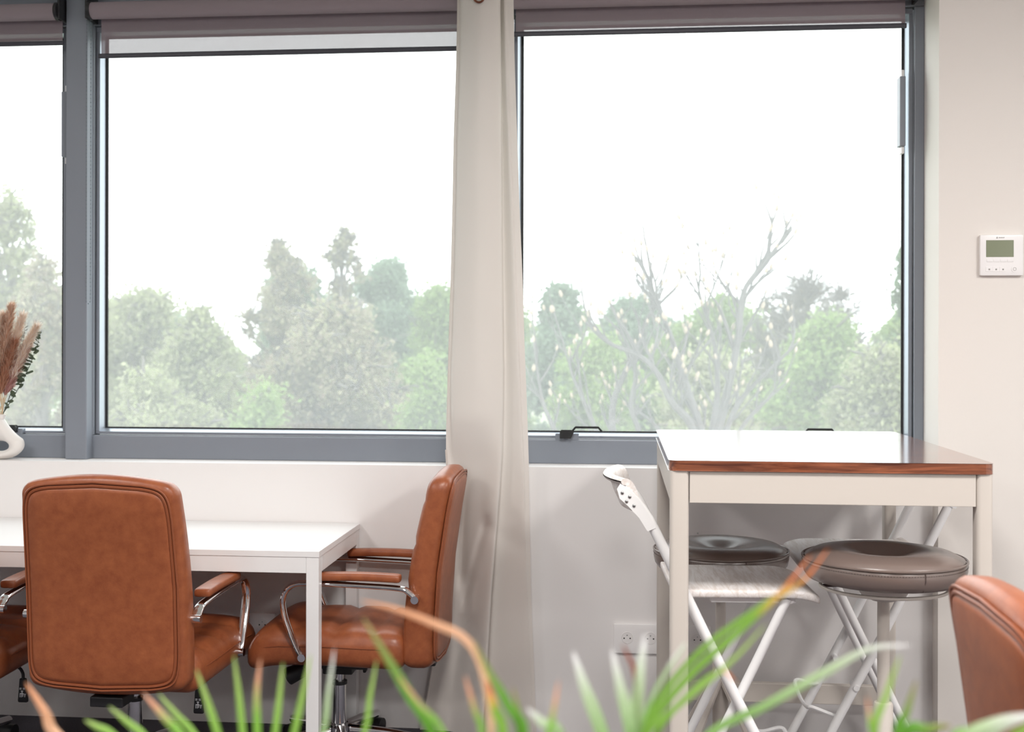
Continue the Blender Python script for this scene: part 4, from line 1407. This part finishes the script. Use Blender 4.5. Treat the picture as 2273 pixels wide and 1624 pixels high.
# ---- magnolia with bare branches and cream buds, a few metres outside
MD = 9.0
mg0 = aty(1560, 1010, MD)
mag = thing('magnolia_tree', 'bare magnolia with cream buds close to the right window', 'tree', (mg0.x, MD, -3.2))
rm = random.Random(9)
GUIDES = [  # picture polylines of the main limbs, pixel radius at start
    ([(1560, 1150), (1580, 1020), (1600, 930), (1625, 820), (1640, 740), (1650, 650), (1690, 590), (1722, 552)], 11),
    ([(1560, 1150), (1562, 1000), (1545, 920), (1520, 850), (1500, 780), (1475, 710), (1450, 650), (1443, 592)], 10),
    ([(1555, 1120), (1540, 960), (1490, 890), (1460, 830), (1420, 790), (1350, 760), (1300, 715)], 9),
    ([(1565, 1120), (1580, 960), (1592, 880), (1590, 800), (1580, 740), (1560, 680), (1545, 615)], 8),
    ([(1570, 1100), (1610, 960), (1650, 880), (1720, 810), (1770, 760)], 8),
    ([(1570, 1120), (1640, 960), (1700, 890), (1745, 850)], 6),
    ([(1400, 1160), (1365, 1000), (1360, 900), (1390, 820), (1420, 760), (1440, 700), (1500, 640)], 9),
    ([(1400, 1160), (1340, 1000), (1300, 900), (1270, 830), (1265, 790)], 7),
    ([(1400, 1160), (1260, 1000), (1220, 930), (1200, 870), (1185, 760)], 7),
    ([(1405, 1160), (1420, 980), (1400, 900), (1410, 830), (1385, 750), (1340, 700)], 7),
    ([(1565, 1120), (1480, 980), (1440, 930), (1390, 900)], 6),
    ([(1630, 780), (1600, 690), (1575, 650)], 5),
    ([(1648, 680), (1610, 640), (1590, 610)], 4),
]
bm_ = MB()
buds = []


def twig(p, d, ln, r, depth):
    n = 4
    pts = [p.copy()]
    for k in range(n):
        d = (d + Vector((rm.uniform(-.22, .22), rm.uniform(-.22, .22), rm.uniform(-0.02, .24)))).normalized()
        p = p + d * ln / n
        pts.append(p.copy())
    bm_.tube(pts, [r * (1 - 0.5 * k / n) for k in range(n + 1)], 5, caps=False)
    if depth > 0:
        for k in (1, 2, 3):
            if rm.random() < 0.75:
                nd = (d + Vector((rm.uniform(-1, 1), rm.uniform(-.7, .7), rm.uniform(-.1, .8)))).normalized()
                twig(pts[k], nd, ln * rm.uniform(0.5, 0.8), r * 0.6, depth - 1)
    if rm.random() < 0.75:
        buds.append((p.copy(), d.copy()))


for gi, (px, rad) in enumerate(GUIDES):
    dy = rm.uniform(-0.5, 0.5)
    P = [aty(u, v, MD + dy * min(1, k / 2)) for k, (u, v) in enumerate(px)]
    pts = smooth_path(P, 5)
    n = len(pts)
    r0 = rad * MD / F * 1.1
    bm_.tube([p - mag.location for p in pts], [r0 * (1 - 0.72 * k / (n - 1)) for k in range(n)], 7, caps=False)
    for k in range(6, n - 1, 2):
        if rm.random() < 0.85:
            d = (pts[k + 1] - pts[k]).normalized()
            nd = (d + Vector((rm.uniform(-1.1, 1.1), rm.uniform(-.6, .6), rm.uniform(-.1, .7)))).normalized()
            twig(pts[k] - mag.location, nd, rm.uniform(0.22, 0.5), r0 * 0.35, 1 if rm.random() < 0.6 else 0)
    buds.append((pts[-1] - mag.location, (pts[-1] - pts[-2]).normalized()))
# trunks down to the ground
for (u, r_) in ((1560, 0.075), (1400, 0.06)):
    a = aty(u, 1155, MD) - mag.location
    bm_.tube([Vector((a.x * 0.4, 0, 0)), Vector((a.x * 0.8, 0, a.z * 0.6)), a + Vector((0, 0, 0.12))], [r_, r_ * 0.85, r_ * 0.6], 9)
bm_.build('limbs', M_MBARK, mag, smooth=True)
bud = MB().lathe([(0.001, 0.0), (0.011, 0.010), (0.015, 0.026), (0.010, 0.046), (0.001, 0.060)], 6)
me = None
rm.shuffle(buds)
for p, d in buds[:260]:
    o = bud.build('bud', M_BUD, mag, smooth=True) if me is None else link('bud', me, mag)
    me = o.data
    o.location = p
    o.rotation_mode = 'QUATERNION'
    o.rotation_quaternion = Vector((0, 0, 1)).rotation_difference((d + Vector((0, 0, 0.6))).normalized())
    s = rm.uniform(0.6, 1.1)
    o.scale = (s, s, s)
